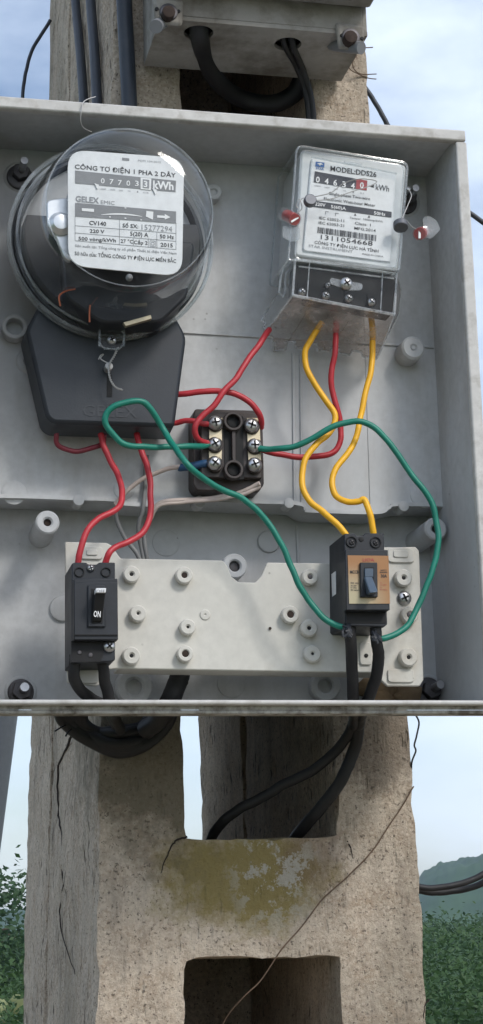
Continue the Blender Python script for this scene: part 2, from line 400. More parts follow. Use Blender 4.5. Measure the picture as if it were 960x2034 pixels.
def leaf_cloud(mb, centre, rad, n, size, squash=1.0, rnd=random, clump=0):
    cs = []
    for k in range(max(1, clump)):
        while True:
            v = Vector((rnd.uniform(-1, 1), rnd.uniform(-1, 1), rnd.uniform(-1, 1)))
            if .3 < v.length < 1: break
        cs.append(v)
    for _ in range(n):
        if clump:
            c = rnd.choice(cs); v = c+Vector((rnd.gauss(0, .17), rnd.gauss(0, .17), rnd.gauss(0, .14)))
        else:
            v = Vector((rnd.gauss(0, .5), rnd.gauss(0, .5), rnd.gauss(0, .5)))
        p = centre+Vector((v.x*rad, v.y*rad, v.z*rad*squash))
        a = Vector((rnd.gauss(0, 1), rnd.gauss(0, 1), rnd.gauss(0, .6))).normalized()
        b = a.orthogonal().normalized(); b = (Matrix.Rotation(rnd.uniform(0, 6.28), 3, a) @ b)
        s_ = size*rnd.uniform(.6, 1.3)
        mb.add([p-a*s_, p+b*s_*.45, p+a*s_, p-b*s_*.45], [[0, 1, 2, 3]])
# scrub between the pole and the hill
sb = MB(); rs = random.Random(3)
for k in range(2400):
    px = rs.uniform(-300, 1500); t = 22*math.exp(rs.random()*1.9); d = direction(px)
    p = Vector((CAM.x, CAM.y, 0))+d*t
    if px < 640 and px > 120 and rs.random() < .6: continue
    h = rs.uniform(.5, 1.0)*(1+.006*t)
    leaf_cloud(sb, p+Vector((0, 0, h*.42)), h*.95, 90, .030+t*.0010, .75, rs)
solo('scrub', sb, M['scrub'], 'dense green scrub covering the flat land below the hazy hill', 'scrub', kind='stuff', smooth=0, recalc=False)

def tree(name, label, c, base, rad, n, size, seed, squash=1.0):
    rn = random.Random(seed); root = thing(name, label, 'tree', base)
    tb = MB(); top = c+Vector((0, 0, rad*.3))
    tb.tube([base-Vector((0, 0, .1)), base.lerp(c, .5)+Vector((.06, 0, 0)), c, top], rad*.07, 8, 6, lambda t: 1.3-1.0*t)
    for k in range(9):
        a = k*2.4; s0 = base.lerp(c, .45+.06*k); e = c+Vector((math.cos(a)*rad*.75, math.sin(a)*rad*.75, rad*(.1+.08*(k % 4))))
        tb.tube([s0, s0.lerp(e, .5)+Vector((0, 0, rad*.12)), e], rad*.025, 6, 5, lambda t: 1.2-.9*t)
    part('trunk', tb, M['bark'], root)
    cb = MB(); leaf_cloud(cb, c, rad, n, size, squash, rn, 46)
    part('crown', cb, M['leaf'], root, smooth=0, recalc=False); return root
tc_ = at(-95, 1880, 34); tb_ = Vector((tc_.x, tc_.y, 0))
tree('leafy_tree', 'leafy green tree standing beyond the leaning grey post', tc_, tb_, 1.75, 5200, .085, 5, .95)

def cactus(px, py, t, seed, label):
    rn = random.Random(seed); b = at(px, py, t); root = thing('prickly_pear', label, 'cactus', Vector((b.x, b.y, 0)))
    def pad(p, up, s_):
        mb = MB(); side = RT.copy(); side.z = 0; side.normalize(); side = (Matrix.Rotation(rn.uniform(-.7, .7), 3, 'Z') @ side)
        up = (up).normalized(); side = (side-up*side.dot(up)).normalized(); nrm = up.cross(side); vs_ = []; fs = []
        n1, n2 = 7, 14
        for i in range(n1+1):
            th = math.pi*i/n1
            for k in range(n2):
                ph = 2*math.pi*k/n2; z = -math.cos(th); r = math.sin(th)*(1+.25*z)
                vs_.append(p+up*(s_*(z+1))+side*(s_*.68*r*math.cos(ph))+nrm*(s_*.13*r*math.sin(ph)))
        for i in range(n1):
            for k in range(n2): fs.append([i*n2+k, i*n2+(k+1) % n2, (i+1)*n2+(k+1) % n2, (i+1)*n2+k])
        mb.add(vs_, fs); part('pad', mb, M['cactus'], root, smooth=80); return p+up*(s_*1.85)
    z0 = Vector((b.x, b.y, -.02))
    for k in range(5):
        p = z0+Vector((rn.uniform(-.25, .25), rn.uniform(-.25, .25), 0))
        for lv in range(3):
            p = pad(p, Vector((rn.uniform(-.5, .5), rn.uniform(-.5, .5), 1)), rn.uniform(.11, .155))
    return root
cactus(2, 2060, 24, 2, 'pale green prickly pear cactus growing below the leafy tree')

# leaning grey post
pb = MB(); Yp = 1.0
a_, b_ = P(2, 1425, Yp), P(-33, 1690, Yp); dr = (b_-a_)/(a_.z-b_.z)
lo = a_+dr*(a_.z+.2); hi = a_-dr*(3.3-a_.z)
rr_ = 33*sc(2, 1425, Yp)
pr_ = thing('leaning_post', 'smooth grey leaning post beside the concrete pole', 'post', Vector((lo.x, lo.y, 0)))
pb.tube([lo, lo.lerp(hi, .5), hi], rr_, 24, 6); part('shaft', pb, M['post'], pr_)
pc = MB(); pc.tube([hi-(hi-lo).normalized()*.02, hi+(hi-lo).normalized()*.03], rr_*1.08, 24, 0); part('cap', pc, M['post'], pr_)

# ------------------------------------------------------------------ concrete poles
def lin(p, q):
    (x0, z0), (x1, z1) = p, q
    return lambda z: x0+(x1-x0)*(z-z0)/(z1-z0)
def xz(px, py, Y=.10): q = P(px, py, Y); return (q.x, q.z)
XLO = lin(xz(222, 100), xz(186, 2000)); XLI = lin(xz(363, 150), xz(369, 1560)); XRI = lin(xz(615, 150), xz(665, 1600)); XRO = lin(xz(733, 150), xz(851, 2000))
def pole_mesh(Yf, Yb, rungs, nD, seed, amp=.0016, dx=0.0):
    zs = []
    z = -.15
    while z < 3.4:
        st = .009 if 1.38 < z < 2.6 else .05
        zs.append(z); z += st
    for a, b in rungs:
        for q in (a, b):
            k = min(range(len(zs)), key=lambda i: abs(zs[i]-q)); zs[k] = q
    zs = sorted(set(zs)); cols = (12, 14, 10)
    us = [(0, i/cols[0]) for i in range(cols[0])]+[(1, i/cols[1]) for i in range(cols[1])]+[(2, i/cols[2]) for i in range(cols[2]+1)]
    def X(u, z):
        a = (XLO, XLI, XRI, XRO); return a[u[0]](z)*(1-u[1])+a[u[0]+1](z)*u[1]+dx
    nx = len(us)-1
    def solid(i, k):
        if i < 0 or k < 0 or i >= nx or k >= len(zs)-1: return False
        if us[i][0] != 1: return True
        zm = (zs[k]+zs[k+1])/2; return any(a <= zm <= b for a, b in rungs)
    mb = MB(); idx = {}; off = Vector((seed*3.1, 0, 0))
    def edge_in(i, k):       # outward direction away from solid at a silhouette vertex
        s_ = [(solid(i-1, k-1), -1, -1), (solid(i, k-1), 1, -1), (solid(i-1, k), -1, 1), (solid(i, k), 1, 1)]
        c = sum(1 for q in s_ if q[0])
        if c in (0, 4): return None
        v = Vector((sum(q[1] for q in s_ if q[0]), 0, sum(q[2] for q in s_ if q[0])))
        if c == 3: return Vector((0, 0, 0))
        return v.normalized() if v.length > 0 else None
    def V(i, k, j):
        key = (i, k, j)
        if key in idx: return idx[key]
        y = Yf+(Yb-Yf)*j/nD; p = Vector((X(us[i], zs[k]), y, zs[k]))
        d = noise.noise_vector((p+off)*45)*amp+noise.noise_vector((p+off)*140)*amp*.5+noise.noise_vector((p+off)*9)*amp*1.6
        e = edge_in(i, k)
        if e is not None:
            ch = .0012*max(0, noise.noise((p+off)*60)+.1)*2
            if j in (0, nD):
                ch += .0010+.005*max(0, noise.noise((p+off)*28)-.2); d += Vector((0, (1 if j == 0 else -1)*.0010, 0))
            d += e*ch
        idx[key] = len(mb.v); mb.v.append(p+d); return idx[key]
    nz_ = len(zs)-1
    for i in range(nx):
        for k in range(nz_):
            if not solid(i, k): continue
            mb.f.append([V(i, k, 0), V(i+1, k, 0), V(i+1, k+1, 0), V(i, k+1, 0)])
            mb.f.append([V(i, k, nD), V(i, k+1, nD), V(i+1, k+1, nD), V(i+1, k, nD)])
            for (di, dk, a, b) in ((-1, 0, (i, k), (i, k+1)), (1, 0, (i+1, k+1), (i+1, k)), (0, -1, (i+1, k), (i, k)), (0, 1, (i, k+1), (i+1, k+1))):
                if not solid(i+di, k+dk):
                    for j in range(nD):
                        mb.f.append([V(*a, j), V(*a, j+1), V(*b, j+1), V(*b, j)])
    return mb
ZR1, ZR0 = P(500, 1662, .1).z, P(500, 1905, .1).z
pole = thing('concrete_pole', 'weathered ladder-shaped concrete pole with mossy crossbar carrying the open meter box', 'pole', Vector((0, .28, 0)))
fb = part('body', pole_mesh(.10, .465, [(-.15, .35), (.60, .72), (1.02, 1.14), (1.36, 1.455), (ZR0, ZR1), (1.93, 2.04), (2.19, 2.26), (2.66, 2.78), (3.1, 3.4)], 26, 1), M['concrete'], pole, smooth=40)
rear = thing('concrete_pole', 'second concrete pole standing tight behind the mossy one', 'pole', Vector((0, .56, 0)))
part('body', pole_mesh(.471, .70, [(-.15, .4), (1.1, 1.64), (2.12, 3.4)], 12, 2, dx=-.002), M['concrete_rear'], rear, smooth=40)
# cracks in the front pole
M['crack'] = plastic('crack_shadow_dirt', (.03, .022, .018), .95, .2, 50, bump=0)
XS = XLO(1.7)
def side_pt(px, py):                      # point on the pole's left side face (plane tilted only by the taper)
    d = ray(px, py); x = XLO(1.65)
    for _ in range(3):
        t = (x-CAM.x)/d.x; q = CAM+d*t; x = XLO(q.z)
    return q
def crack(pts, r, taper=True):
    mb = MB(); q = []
    for i, p in enumerate(pts):
        q.append(p)
        if i < len(pts)-1:
            for k in range(1, 4):
                q.append(p.lerp(pts[i+1], k/4)+noise.noise_vector(p*900+Vector((k, 0, 0)))*.0014)
    mb.tube(q, r, 5, 0, (lambda t: 1.1-.75*t) if taper else None); part('crack', mb, M['crack'], pole)
crack([side_pt(x, y) for x, y in ((142, 1462), (133, 1485), (116, 1520), (114, 1560), (116, 1620), (124, 1660), (123, 1720), (127, 1755), (118, 1810), (122, 1850), (136, 1895), (149, 1935))], .0012)
crack([P(x, y, .1005) for x, y in ((372, 1662), (352, 1668), (340, 1682), (330, 1705), (320, 1735))], .0009)
crack([P(x, y, .1005) for x, y in ((852, 1985), (843, 2000), (840, 2034), (843, 2070))], .0008)
crack([P(x, y, .1005) for x, y in ((690, 1670), (698, 1690), (702, 1705))], .0007)

# ------------------------------------------------------------------ the open meter box
YR, YB0, YB1 = -.08, 0.0, .04
XL = P(-16, 800, YR).x; XR = (P(905, 262, YR).x+P(966, 1395, YR).x)/2
ZT = P(480, 234, YR).z; ZB = P(480, 1397, YR).z
box = thing('meter_box', 'open grey plastic electricity meter box mounted on the concrete pole', 'meter box', Vector(((XL+XR)/2, .06, ZB)))
TH = .0045
led = [(-60, 988), (60, 990), (140, 993), (225, 996), (238, 1003), (300, 1006), (318, 998), (345, 993), (480, 999), (590, 1003), (606, 1014), (620, 1018), (748, 1021), (775, 1011), (800, 1005), (980, 1010)]
top_z = ZT-.004
up_poly = [Vector((XL-.001, YB0, top_z))]+[Vector((max(XL-.001, min(XR+.001, P(x, y, YB0).x)), YB0, P(x, y, YB0).z)) for x, y in led]+[Vector((XR+.001, YB0, top_z))]
part('upper_back_panel', MB().prism(up_poly, YB1-.001), M['box'], box, bev=.0012)
part('lower_back_panel', MB().box((XL-.001, YB1, ZB+.013), (XR+.001, YB1+.0055, top_z)), M['box'], box)
part('top_wall', MB().box((XL, YR+.004, ZT-TH), (XR+TH, YB1+.006, ZT)), M['box'], box, bev=.0012)
def side_wall(nm, x0, x1, zt):
    q = [Vector((x0, YR+.004, ZB+.0005)), Vector((x0, YB1+.005, ZB+.0165)), Vector((x0, YB1+.005, zt)), Vector((x0, YR+.004, zt))]
    part(nm, MB().prism(q, 0, [p+Vector((x1-x0, 0, 0)) for p in q]), M['box'], box)
side_wall('right_wall', XR, XR+TH, ZT-TH-.0002); side_wall('left_wall', XL-TH, XL, ZT)
bw = [Vector((XL, YR+.004, ZB)), Vector((XL, YB1+.006, ZB+.017)), Vector((XL, YB1+.006, ZB+.0125)), Vector((XL, YR+.004, ZB-TH))]
part('bottom_wall', MB().prism(bw, 0, [p+Vector((XR+TH-XL, 0, 0)) for p in bw]), M['grimy'], box)
# rims (front lips)
def lip(a, b, c, d, nm='rim'):
    mb = MB(); n = 60
    for i in range(n): pass
    part(nm, mb.box(a, b), M['rim'], box, bev=.0015)
lip((XL-.006, YR-.004, ZT-.008), (XR+.0085, YR+.0045, ZT+.002), 0, 0)
lip((XR-.0002, YR-.003, ZB-.002), (XR+.0095, YR+.0042, ZT-.0083), 0, 0)
lip((XL-.009, YR-.003, ZB-.002), (XL+.0002, YR+.0042, ZT-.0083), 0, 0)
lip((XL-.009, YR-.004, ZB-.0015), (XR+.0097, YR+.006, ZB+.0022), 0, 0)
part('rim', MB().box((XL-.009, YR+.004, ZB-.0075), (XR+.0095, YR+.020, ZB-.0046)), M['grimy'], box, bev=.001)
# ledge lip along the lower edge of the upper panel
lp = [P(x, y, YB0-.004) for x, y in led]; lp = [p for p in catmull(lp, 5) if XL+.004 < p.x < XR-.002]
lm = MB()
for a, b in zip(lp, lp[1:]):
    hgt = .0032
    lm.add([a+Vector((0, 0, 0)), b, b+Vector((0, 0, hgt)), a+Vector((0, 0, hgt)), a+Vector((0, .006, 0)), b+Vector((0, .006, 0)), b+Vector((0, .006, hgt)), a+Vector((0, .006, hgt))],
           [[0, 1, 2, 3], [0, 4, 5, 1], [3, 2, 6, 7]])
part('ledge_lip', lm, M['box'], box, recalc=False)
for x, y, r in ((157, 993, 11), (397, 996, 12), (575, 999, 10), (803, 1005, 10)):
    part('ledge_peg', MB().disc(x, y, r, YB0-.0050, YB0+.01, bev=.1), M['box'], box)
# raised ribs on the back panel
def rib(p0, p1, wpx, Y, hgt=.0016):
    a, b = P(*p0, Y-hgt), P(*p1, Y-hgt); k = wpx*sc(*p0, Y)/2; d = (b-a).normalized(); s_ = Vector((-d.z, 0, d.x))*k
    part('rib', MB().prism([a+s_, b+s_, b-s_, a-s_], Y+.001), M['box'], box, bev=.0005)
rib((360, 659), (862, 689), 5, YB0); rib((583, 700), (586, 1000), 5, YB0); rib((597, 702), (600, 1004), 3, YB0)
rib((590, 1040), (594, 1130), 5, YB1); rib((722, 560), (736, 1000), 2.5, YB0, .0006)
def emboss(x, y, r, Y, hgt=.0008): part('embossed_disc', MB().disc(x, y, r, Y-hgt, Y+.0005, 32, .3), M['box'], box)
emboss(28, 978, 25, YB0); emboss(842, 982, 27, YB0); emboss(246, 972, 20, YB0)
emboss(330, 1078, 27, YB1); emboss(460, 1357, 28, YB1); emboss(125, 1208, 26, YB1, .003); emboss(535, 1075, 22, YB1, .003)
def boss(x, y, ro, ri, Yf, Yb, mat_='box', deep=.006, label=None):
    return part('boss', MB().ring(x, y, ro, ri, Yf, Yb, 30, Yf+deep), M[mat_], box, label=label)
def pin(x, y, r, Y, parent, mat_='dark_slot'): return part('hole', MB().disc(x, y, r, Y, Y+.0006, 16), M[mat_], parent)
b = boss(95, 1037, 24, 8, -.014, YB1); pin(95, 1038, 7, -.0105, b, 'rust')
b = boss(866, 1050, 22, 8, -.014, YB1); pin(866, 1050, 7, -.0105, b)
b = boss(467, 1124, 25, 11, .016, YB1); pin(467, 1124, 11, .0205, b, 'dark_steel')
boss(822, 690, 23, 4, -.022, YB0, deep=.0004); boss(30, 648, 26, 17, -.012, YB0, deep=.010); boss(58, 716, 26, 8, -.002, YB0, deep=.001)
boss(268, 1364, 38, 16, .030, YB1); boss(648, 1362, 30, 14, .030, YB1); boss(425, 380, 16, 6, -.012, YB0, deep=.002)
# mud left by insects at the bottom right
mb = MB(); c0 = P(775, 1380, .034); rn = random.Random(4)
for k in range(7):
    c = c0+Vector((rn.uniform(-.018, .02), rn.uniform(-.004, .002), rn.uniform(-.008, .006))); s_ = rn.uniform(.006, .010); vs_ = []; fs = []
    for i in range(7):
        for j in range(12):
            th = math.pi*i/6; ph = 2*math.pi*j/12; v = Vector((math.sin(th)*math.cos(ph)*1.5, math.sin(th)*math.sin(ph)*.7, math.cos(th)))
            vs_.append(c+v*s_*(1+.35*noise.noise((c+v*s_)*260)))
    for i in range(6):
        for j in range(12): fs.append([i*12+j, i*12+(j+1) % 12, (i+1)*12+(j+1) % 12, (i+1)*12+j])
    mb.add(vs_, fs)
solo('mud_nest', mb, M['mud'], 'brown crumbly dried mud nest in the bottom corner of the box', 'mud', smooth=60)

def cross_screw(parent, x, y, r, Y, mat_='steel', ang=.5, hgt=.0022, slot=True):
    k = sc(x, y, Y); c = P(x, y, Y); R = r*k
    sco = part('screw', MB().lathe(c, [(0, Y-.0004), (R*.55, Y-.0002), (R*.85, Y+hgt*.3), (R, Y+hgt*.75), (R, Y+hgt*1.6), (0, Y+hgt*1.6)], 24), M[mat_], parent)
    if slot:
        mb = MB()
        for a in (ang, ang+math.pi/2):
            d = Vector((math.cos(a), 0, math.sin(a))); s_ = Vector((-d.z, 0, d.x)); q = c.copy(); q.y = Y-.0007
            mb.prism([q+d*R*.58+s_*R*.13, q-d*R*.58+s_*R*.13, q-d*R*.58-s_*R*.13, q+d*R*.58-s_*R*.13], Y+.0008)
        part('slot', mb, M['dark_slot'], sco if not sco.parent.parent else parent)
    return sco
def mounting_bolt(x, y, Y, rw, rn_, lean, lenm, label):
    root = box; k = sc(x, y, Y); c = P(x, y, Y)
    bo = part('mounting_bolt', MB().tube([c+Vector((0, .006, 0)), c+lean*.5, c+lean], rn_*k*.42, 14, 4), M['steel'], root)
    part('washer', MB().ring(x, y, rw, rn_*.5, Y-.002, Y+.001, 30, Y-.001), M['box'], bo)
    part('washer', MB().disc(x, y, rw*.80, Y-.0045, Y-.001, 30, .2), M['dark_steel'], bo)
    hx = [c+Vector((math.cos(a)*rn_*k, -.012-0*a, math.sin(a)*rn_*k)) for a in [i*math.pi/3+.3 for i in range(6)]]
    part('nut', MB().prism(hx, Y-.004), M['dark_steel'], bo, bev=.0008)
mounting_bolt(40, 350, YB0, 33, 18, Vector((.001, -.030, .001)), .03, '')
mounting_bolt(806, 400, YB0, 30, 16, Vector((0, -.030, 0)), .03, '')
mounting_bolt(42, 1374, YB1, 33, 21, Vector((.001, -.022, .001)), .03, '')
mounting_bolt(852, 1372, YB1, 33, 19, Vector((.002, -.026, .002)), .03, '')

# ------------------------------------------------------------------ cream mounting plate
YP = -.032
plate = thing('mounting_plate', 'cream plastic mounting plate with many round bosses under the breakers', 'mounting plate', P(480, 1360, YP))
out_ = [(130, 1076), (212, 1078), (222, 1083), (232, 1098), (240, 1109), (443, 1113), (452, 1124), (460, 1145), (474, 1156), (508, 1157), (520, 1143), (531, 1117), (668, 1119), (735, 1119), (742, 1087), (826, 1086), (833, 1094), (842, 1350), (834, 1363), (770, 1363), (758, 1352), (752, 1336), (600, 1334), (234, 1328), (205, 1330), (197, 1360), (190, 1363), (134, 1356)]
part('plate', MB().pr(out_, YP, YP+.004), M['plate'], plate, bev=.0009)
part('plate_flange', MB().pr([(236, 1329), (600, 1335), (752, 1337), (752, 1330), (600, 1329), (236, 1324)], YP+.003, YP+.03), M['plate'], plate)
def pboss(x, y, r, hole=4, mat_='dark_slot', hgt=.007, ri=None):
    b = part('boss', MB().ring(x, y, r, ri or hole, YP-hgt, YP+.001, 28, YP-hgt+.002), M['plate'], plate)
    if hole: part('hole', MB().disc(x, y, hole, YP-hgt+.0012, YP-hgt+.0022, 14), M[mat_], b)
    return b
for x, y, r, h, mt in ((262, 1140, 17, 4, 'dark_slot'), (367, 1142, 17, 6, 'rust'), (275, 1218, 17, 3, 'dark_slot'), (374, 1245, 16, 3, 'dark_slot'),
                       (262, 1302, 18, 4, 'dark_slot'), (369, 1298, 16, 7, 'rust'), (617, 1145, 16, 5, 'dark_steel'), (578, 1220, 17, 7, 'rust'), (615, 1247, 17, 4, 'dark_slot'),
                       (622, 1298, 17, 3, 'dark_slot'), (803, 1147, 17, 4, 'dark_slot'), (815, 1221, 17, 6, 'dark_steel'), (813, 1305, 18, 4, 'dark_slot')):
    pboss(x, y, r, h, mt)
pboss(408, 1221, 11, 0, hgt=.001, ri=1)
def oval(x, y, a, b_, hgt=.0018, col='plate'):
    c = P(x, y, YP-hgt); k = sc(x, y, YP)
    pts = [Vector((c.x+max(-1, min(1, 1.25*math.cos(t)))*a*k, c.y, c.z+max(-1, min(1, 1.25*math.sin(t)))*b_*k)) for t in [2*math.pi*i/28 for i in range(28)]]
    part('raised_pad', MB().prism(pts, YP+.001), M[col], plate, bev=.0006)
for a in ((797, 1103, 26, 14), (182, 1098, 22, 13), (178, 1342, 18, 15), (797, 1342, 26, 13), (727, 1298, 12, 22)): oval(*a)
oval(797, 1100, 15, 7, .0028); oval(183, 1097, 11, 6, .0028)
pin(728, 1302, 4, YP-.0024, plate); pin(537, 1248, 3, YP-.0012, plate, 'rust')
cross_screw(plate, 805, 1187, 14, YP-.003, 'steel', .4)

# ------------------------------------------------------------------ left breaker (black)
YF = -.078
br = thing('circuit_breaker', 'black two-pole circuit breaker with ON toggle and two red wires entering its top', 'circuit breaker', P(182, 1315, YP), 'circuit breakers on the cream plate')
part('case', MB().pr([(143, 1119), (150, 1117), (172, 1117), (175, 1121), (193, 1121), (197, 1117), (229, 1117), (229, 1311), (222, 1314), (143, 1316)], YF, YP), M['black'], br, bev=.0008)
part('front_block', MB().pr([(147, 1149), (234, 1149), (235, 1271), (147, 1271)], YF-.009, YF+.001), M['black'], br, bev=.0007)
part('front_step', MB().pr([(148, 1157), (234, 1157), (234, 1261), (148, 1261)], YF-.0098, YF-.008), M['black'], br, bev=.0004)
part('groove', MB().pr([(148, 1260), (234, 1260), (234, 1262), (148, 1262)], YF-.0101, YF-.009), M['dark_slot'], br)
part('toggle_frame', MB().pr([(175, 1162), (209, 1162), (210, 1245), (175, 1245)], YF-.0118, YF-.009), M['black'], br, bev=.0006)
part('toggle_well', MB().pr([(182, 1170), (204, 1170), (204, 1238), (182, 1238)], YF-.0122, YF-.0115), M['dark_slot'], br)
tg = MB(); fr = [P(191, 1172, YF-.026), P(211, 1172, YF-.026), P(202, 1234, YF-.014), P(183, 1234, YF-.014)]
bk = [P(187, 1172, YF-.010), P(203, 1172, YF-.010), P(202, 1236, YF-.010), P(183, 1236, YF-.010)]
tg.prism(fr, 0, bk); tgo = part('toggle', tg, M['dark_slot'], br, bev=.0006)
part('toggle_tip', MB().prism([p+Vector((0, -.0008, .0002)) for p in PL([(191, 1169), (211, 1169), (210, 1178), (190, 1178)], YF-.026)], YF-.018), M['white_face'], br, bev=.0004)
part('lettering', MB().text('ON', (186, 1225), (200, 1226), 12, YF-.0190, .02), M['white_ink'], br)
part('lettering', MB().text('OFF', (192, 1177), (209, 1177), 6, YF-.0273), M['grey_ink'], br)
part('terminal_recess', MB().pr([(142, 1273), (206, 1273), (206, 1300), (200, 1314), (143, 1315)], YF-.0006, YF+.002), M['dark_slot'], br)
for x, y in ((158, 1136), (211, 1136)):
    part('terminal_hole', MB().ring(x, y, 10, 8, YF-.0012, YF+.001, 20, YF+.0006), M['dark_slot'], br)
cross_screw(br, 181, 1128, 8, YF-.002, 'steel', .3); cross_screw(br, 218, 1283, 12, YF-.0035, 'steel', .7)
cross_screw(br, 158, 1296, 6, YF-.001, 'dark_steel', .2, slot=False); cross_screw(br, 180, 1301, 7, YF-.001, 'dark_steel', .2, slot=False)

# ------------------------------------------------------------------ right breaker (copper label)
br2 = thing('circuit_breaker', 'black circuit breaker with copper-coloured label and blue toggle fed by two yellow wires', 'circuit breaker', P(730, 1245, YP), 'circuit breakers on the cream plate')
part('case', MB().pr([(684, 1060), (706, 1059), (709, 1064), (722, 1064), (725, 1059), (763, 1059), (764, 1091), (770, 1240), (764, 1245), (690, 1243), (686, 1238)], YF, YP), M['black'], br2, bev=.0008)
part('front_block', MB().pr([(686, 1091), (770, 1092), (775, 1212), (688, 1212)], YF-.010, YF+.001), M['black'], br2, bev=.0007)
t = NT('copper_foil_label')
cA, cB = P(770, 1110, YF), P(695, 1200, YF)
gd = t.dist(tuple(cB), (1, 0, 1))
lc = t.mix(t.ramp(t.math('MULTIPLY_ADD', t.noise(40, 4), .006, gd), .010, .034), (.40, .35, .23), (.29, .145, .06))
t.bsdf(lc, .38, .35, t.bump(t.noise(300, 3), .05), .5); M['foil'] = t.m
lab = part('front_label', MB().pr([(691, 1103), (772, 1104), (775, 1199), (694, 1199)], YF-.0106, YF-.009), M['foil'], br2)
lt = MB(); Yt = YF-.0109
for s_, a, b_, h in (('MCCB', (696, 1139), (713, 1139), 6), ('30A', (757, 1147), (769, 1147), 6), ('SAFETY', (756, 1134), (769, 1134), 2.5), ('BREAKER', (755, 1138), (770, 1138), 2.5),
                     ('BKN  2P2E', (697, 1159), (713, 1160), 2.6), ('AC 240V', (697, 1164), (709, 1165), 2.6), ('IC 2.5kA', (697, 1168), (709, 1169), 2.6), ('IEC 60947', (697, 1173), (714, 1174), 2.6)):
    lt.text(s_, a, b_, h, Yt, .02)
part('lettering', lt, M['ink'], br2)
lt = MB(); lt.text('LIOA', (721, 1115), (744, 1115), 6, Yt, .01)
for s_, a, b_ in (('TC', (755, 1159), (759, 1159)), ('VN 6592', (755, 1163), (768, 1163)), ('LIOA', (755, 1168), (759, 1168)), ('IEC 947-2', (755, 1172), (770, 1173))): lt.text(s_, a, b_, 2.4, Yt)
part('lettering', lt, M['red_ink'], br2)
part('toggle_frame', MB().pr([(716, 1117), (750, 1117), (751, 1186), (717, 1186)], YF-.0135, YF-.010), M['black'], br2, bev=.0006)
part('toggle_well', MB().pr([(724, 1127), (743, 1127), (743, 1178), (725, 1178)], YF-.0139, YF-.013), M['dark_slot'], br2)
fr = PL([(725, 1150), (741, 1150), (752, 1176), (735, 1178)], YF-.026); fr[0].y = fr[1].y = YF-.015; fr[0] = P(725, 1147, YF-.015); fr[1] = P(741, 1147, YF-.015)
bk = PL([(725, 1131), (741, 1131), (743, 1183), (727, 1183)], YF-.012)
part('toggle', MB().prism(fr, 0, bk), M['blue_toggle'], br2, bev=.0009)
part('toggle_slider', MB().pr([(725, 1129), (742, 1129), (742, 1146), (725, 1146)], YF-.0150, YF-.0135), M['blue_toggle'], br2, bev=.0004)
part('terminal_recess', MB().pr([(688, 1215), (766, 1215), (767, 1238), (690, 1238)], YF-.0006, YF+.002), M['dark_slot'], br2)
sx = P(684, 1100, YF).x-.0006
a_, b_ = P(684, 1112, YF).z, P(684, 1186, YF).z
part('side_sticker', MB().box((sx, YF+.026, b_-.004), (sx+.001, YF+.038, a_-.004)), M['white_face'], br2)
for x, y in ((699, 1076), (747, 1077)):
    part('terminal_hole', MB().ring(x, y, 11, 9, YF-.0012, YF+.001, 20, YF+.0006), M['dark_slot'], br2)
    cross_screw(br2, x, y+1, 7, YF-.0006, 'dark_steel', .5)
part('notch', MB().disc(718, 1071, 5, YF-.0005, YF+.001, 14), M['dark_slot'], br2)

# ------------------------------------------------------------------ terminal block
YT = -.030
tb = thing('terminal_block', 'dark brown terminal block with six screws and two round hollow posts', 'terminal block', P(455, 975, 0))
M['bakelite'] = plastic('brown_bakelite', (.050, .040, .038), .5, .3, 30, .45, (.13, .09, .07), 50, .15, 300, .4)
part('base', MB().prism(rounded(PL([(388, 812), (508, 815), (522, 829), (525, 962), (514, 978), (392, 974), (384, 962), (384, 824)], YT+.008), .002), 0), M['bakelite'], tb, bev=.001)
part('barrier', MB().pr([(400, 818), (512, 820), (519, 832), (521, 950), (400, 948)], YT, YT+.009), M['bakelite'], tb, bev=.0008)
for a in ([(445, 826), (483, 827), (485, 952), (447, 951)],): part('well', MB().pr(a, YT-.0007, YT+.002), M['dark_slot'], tb)
part('bar', MB().pr([(461, 853), (468, 853), (469, 915), (462, 915)], YT-.005, YT), M['bakelite'], tb, bev=.0004)
for x, y in ((464, 836), (465, 932)):
    q = part('post', MB().ring(x, y, 19, 13.5, YT-.0075, YT, 28, YT-.001), M['midgrey'] if 0 else M['bakelite'], tb)
    part('hole', MB().disc(x, y, 13.2, YT-.0028, YT-.0012, 24), M['dark_slot'], q)
for xs in ((429, 428), (503, 507)):
    part('contact_strip', MB().pr([(xs[0]-13, 830), (xs[0]+13, 830), (xs[1]+13, 930), (xs[1]-13, 930)], YT-.0022, YT-.0004), M['brass'], tb, bev=.0003)
for i, (x, y) in enumerate(((429, 838), (428, 880), (428, 918), (501, 843), (507, 883), (507, 921))):
    part('clamp_washer', MB().ring(x, y+3, 16, 9, YT-.0045, YT-.002, 20), M['bakelite'], tb)
    cross_screw(tb, x, y, 14, YT-.0085, 'steel', .2+.35*i, .003)

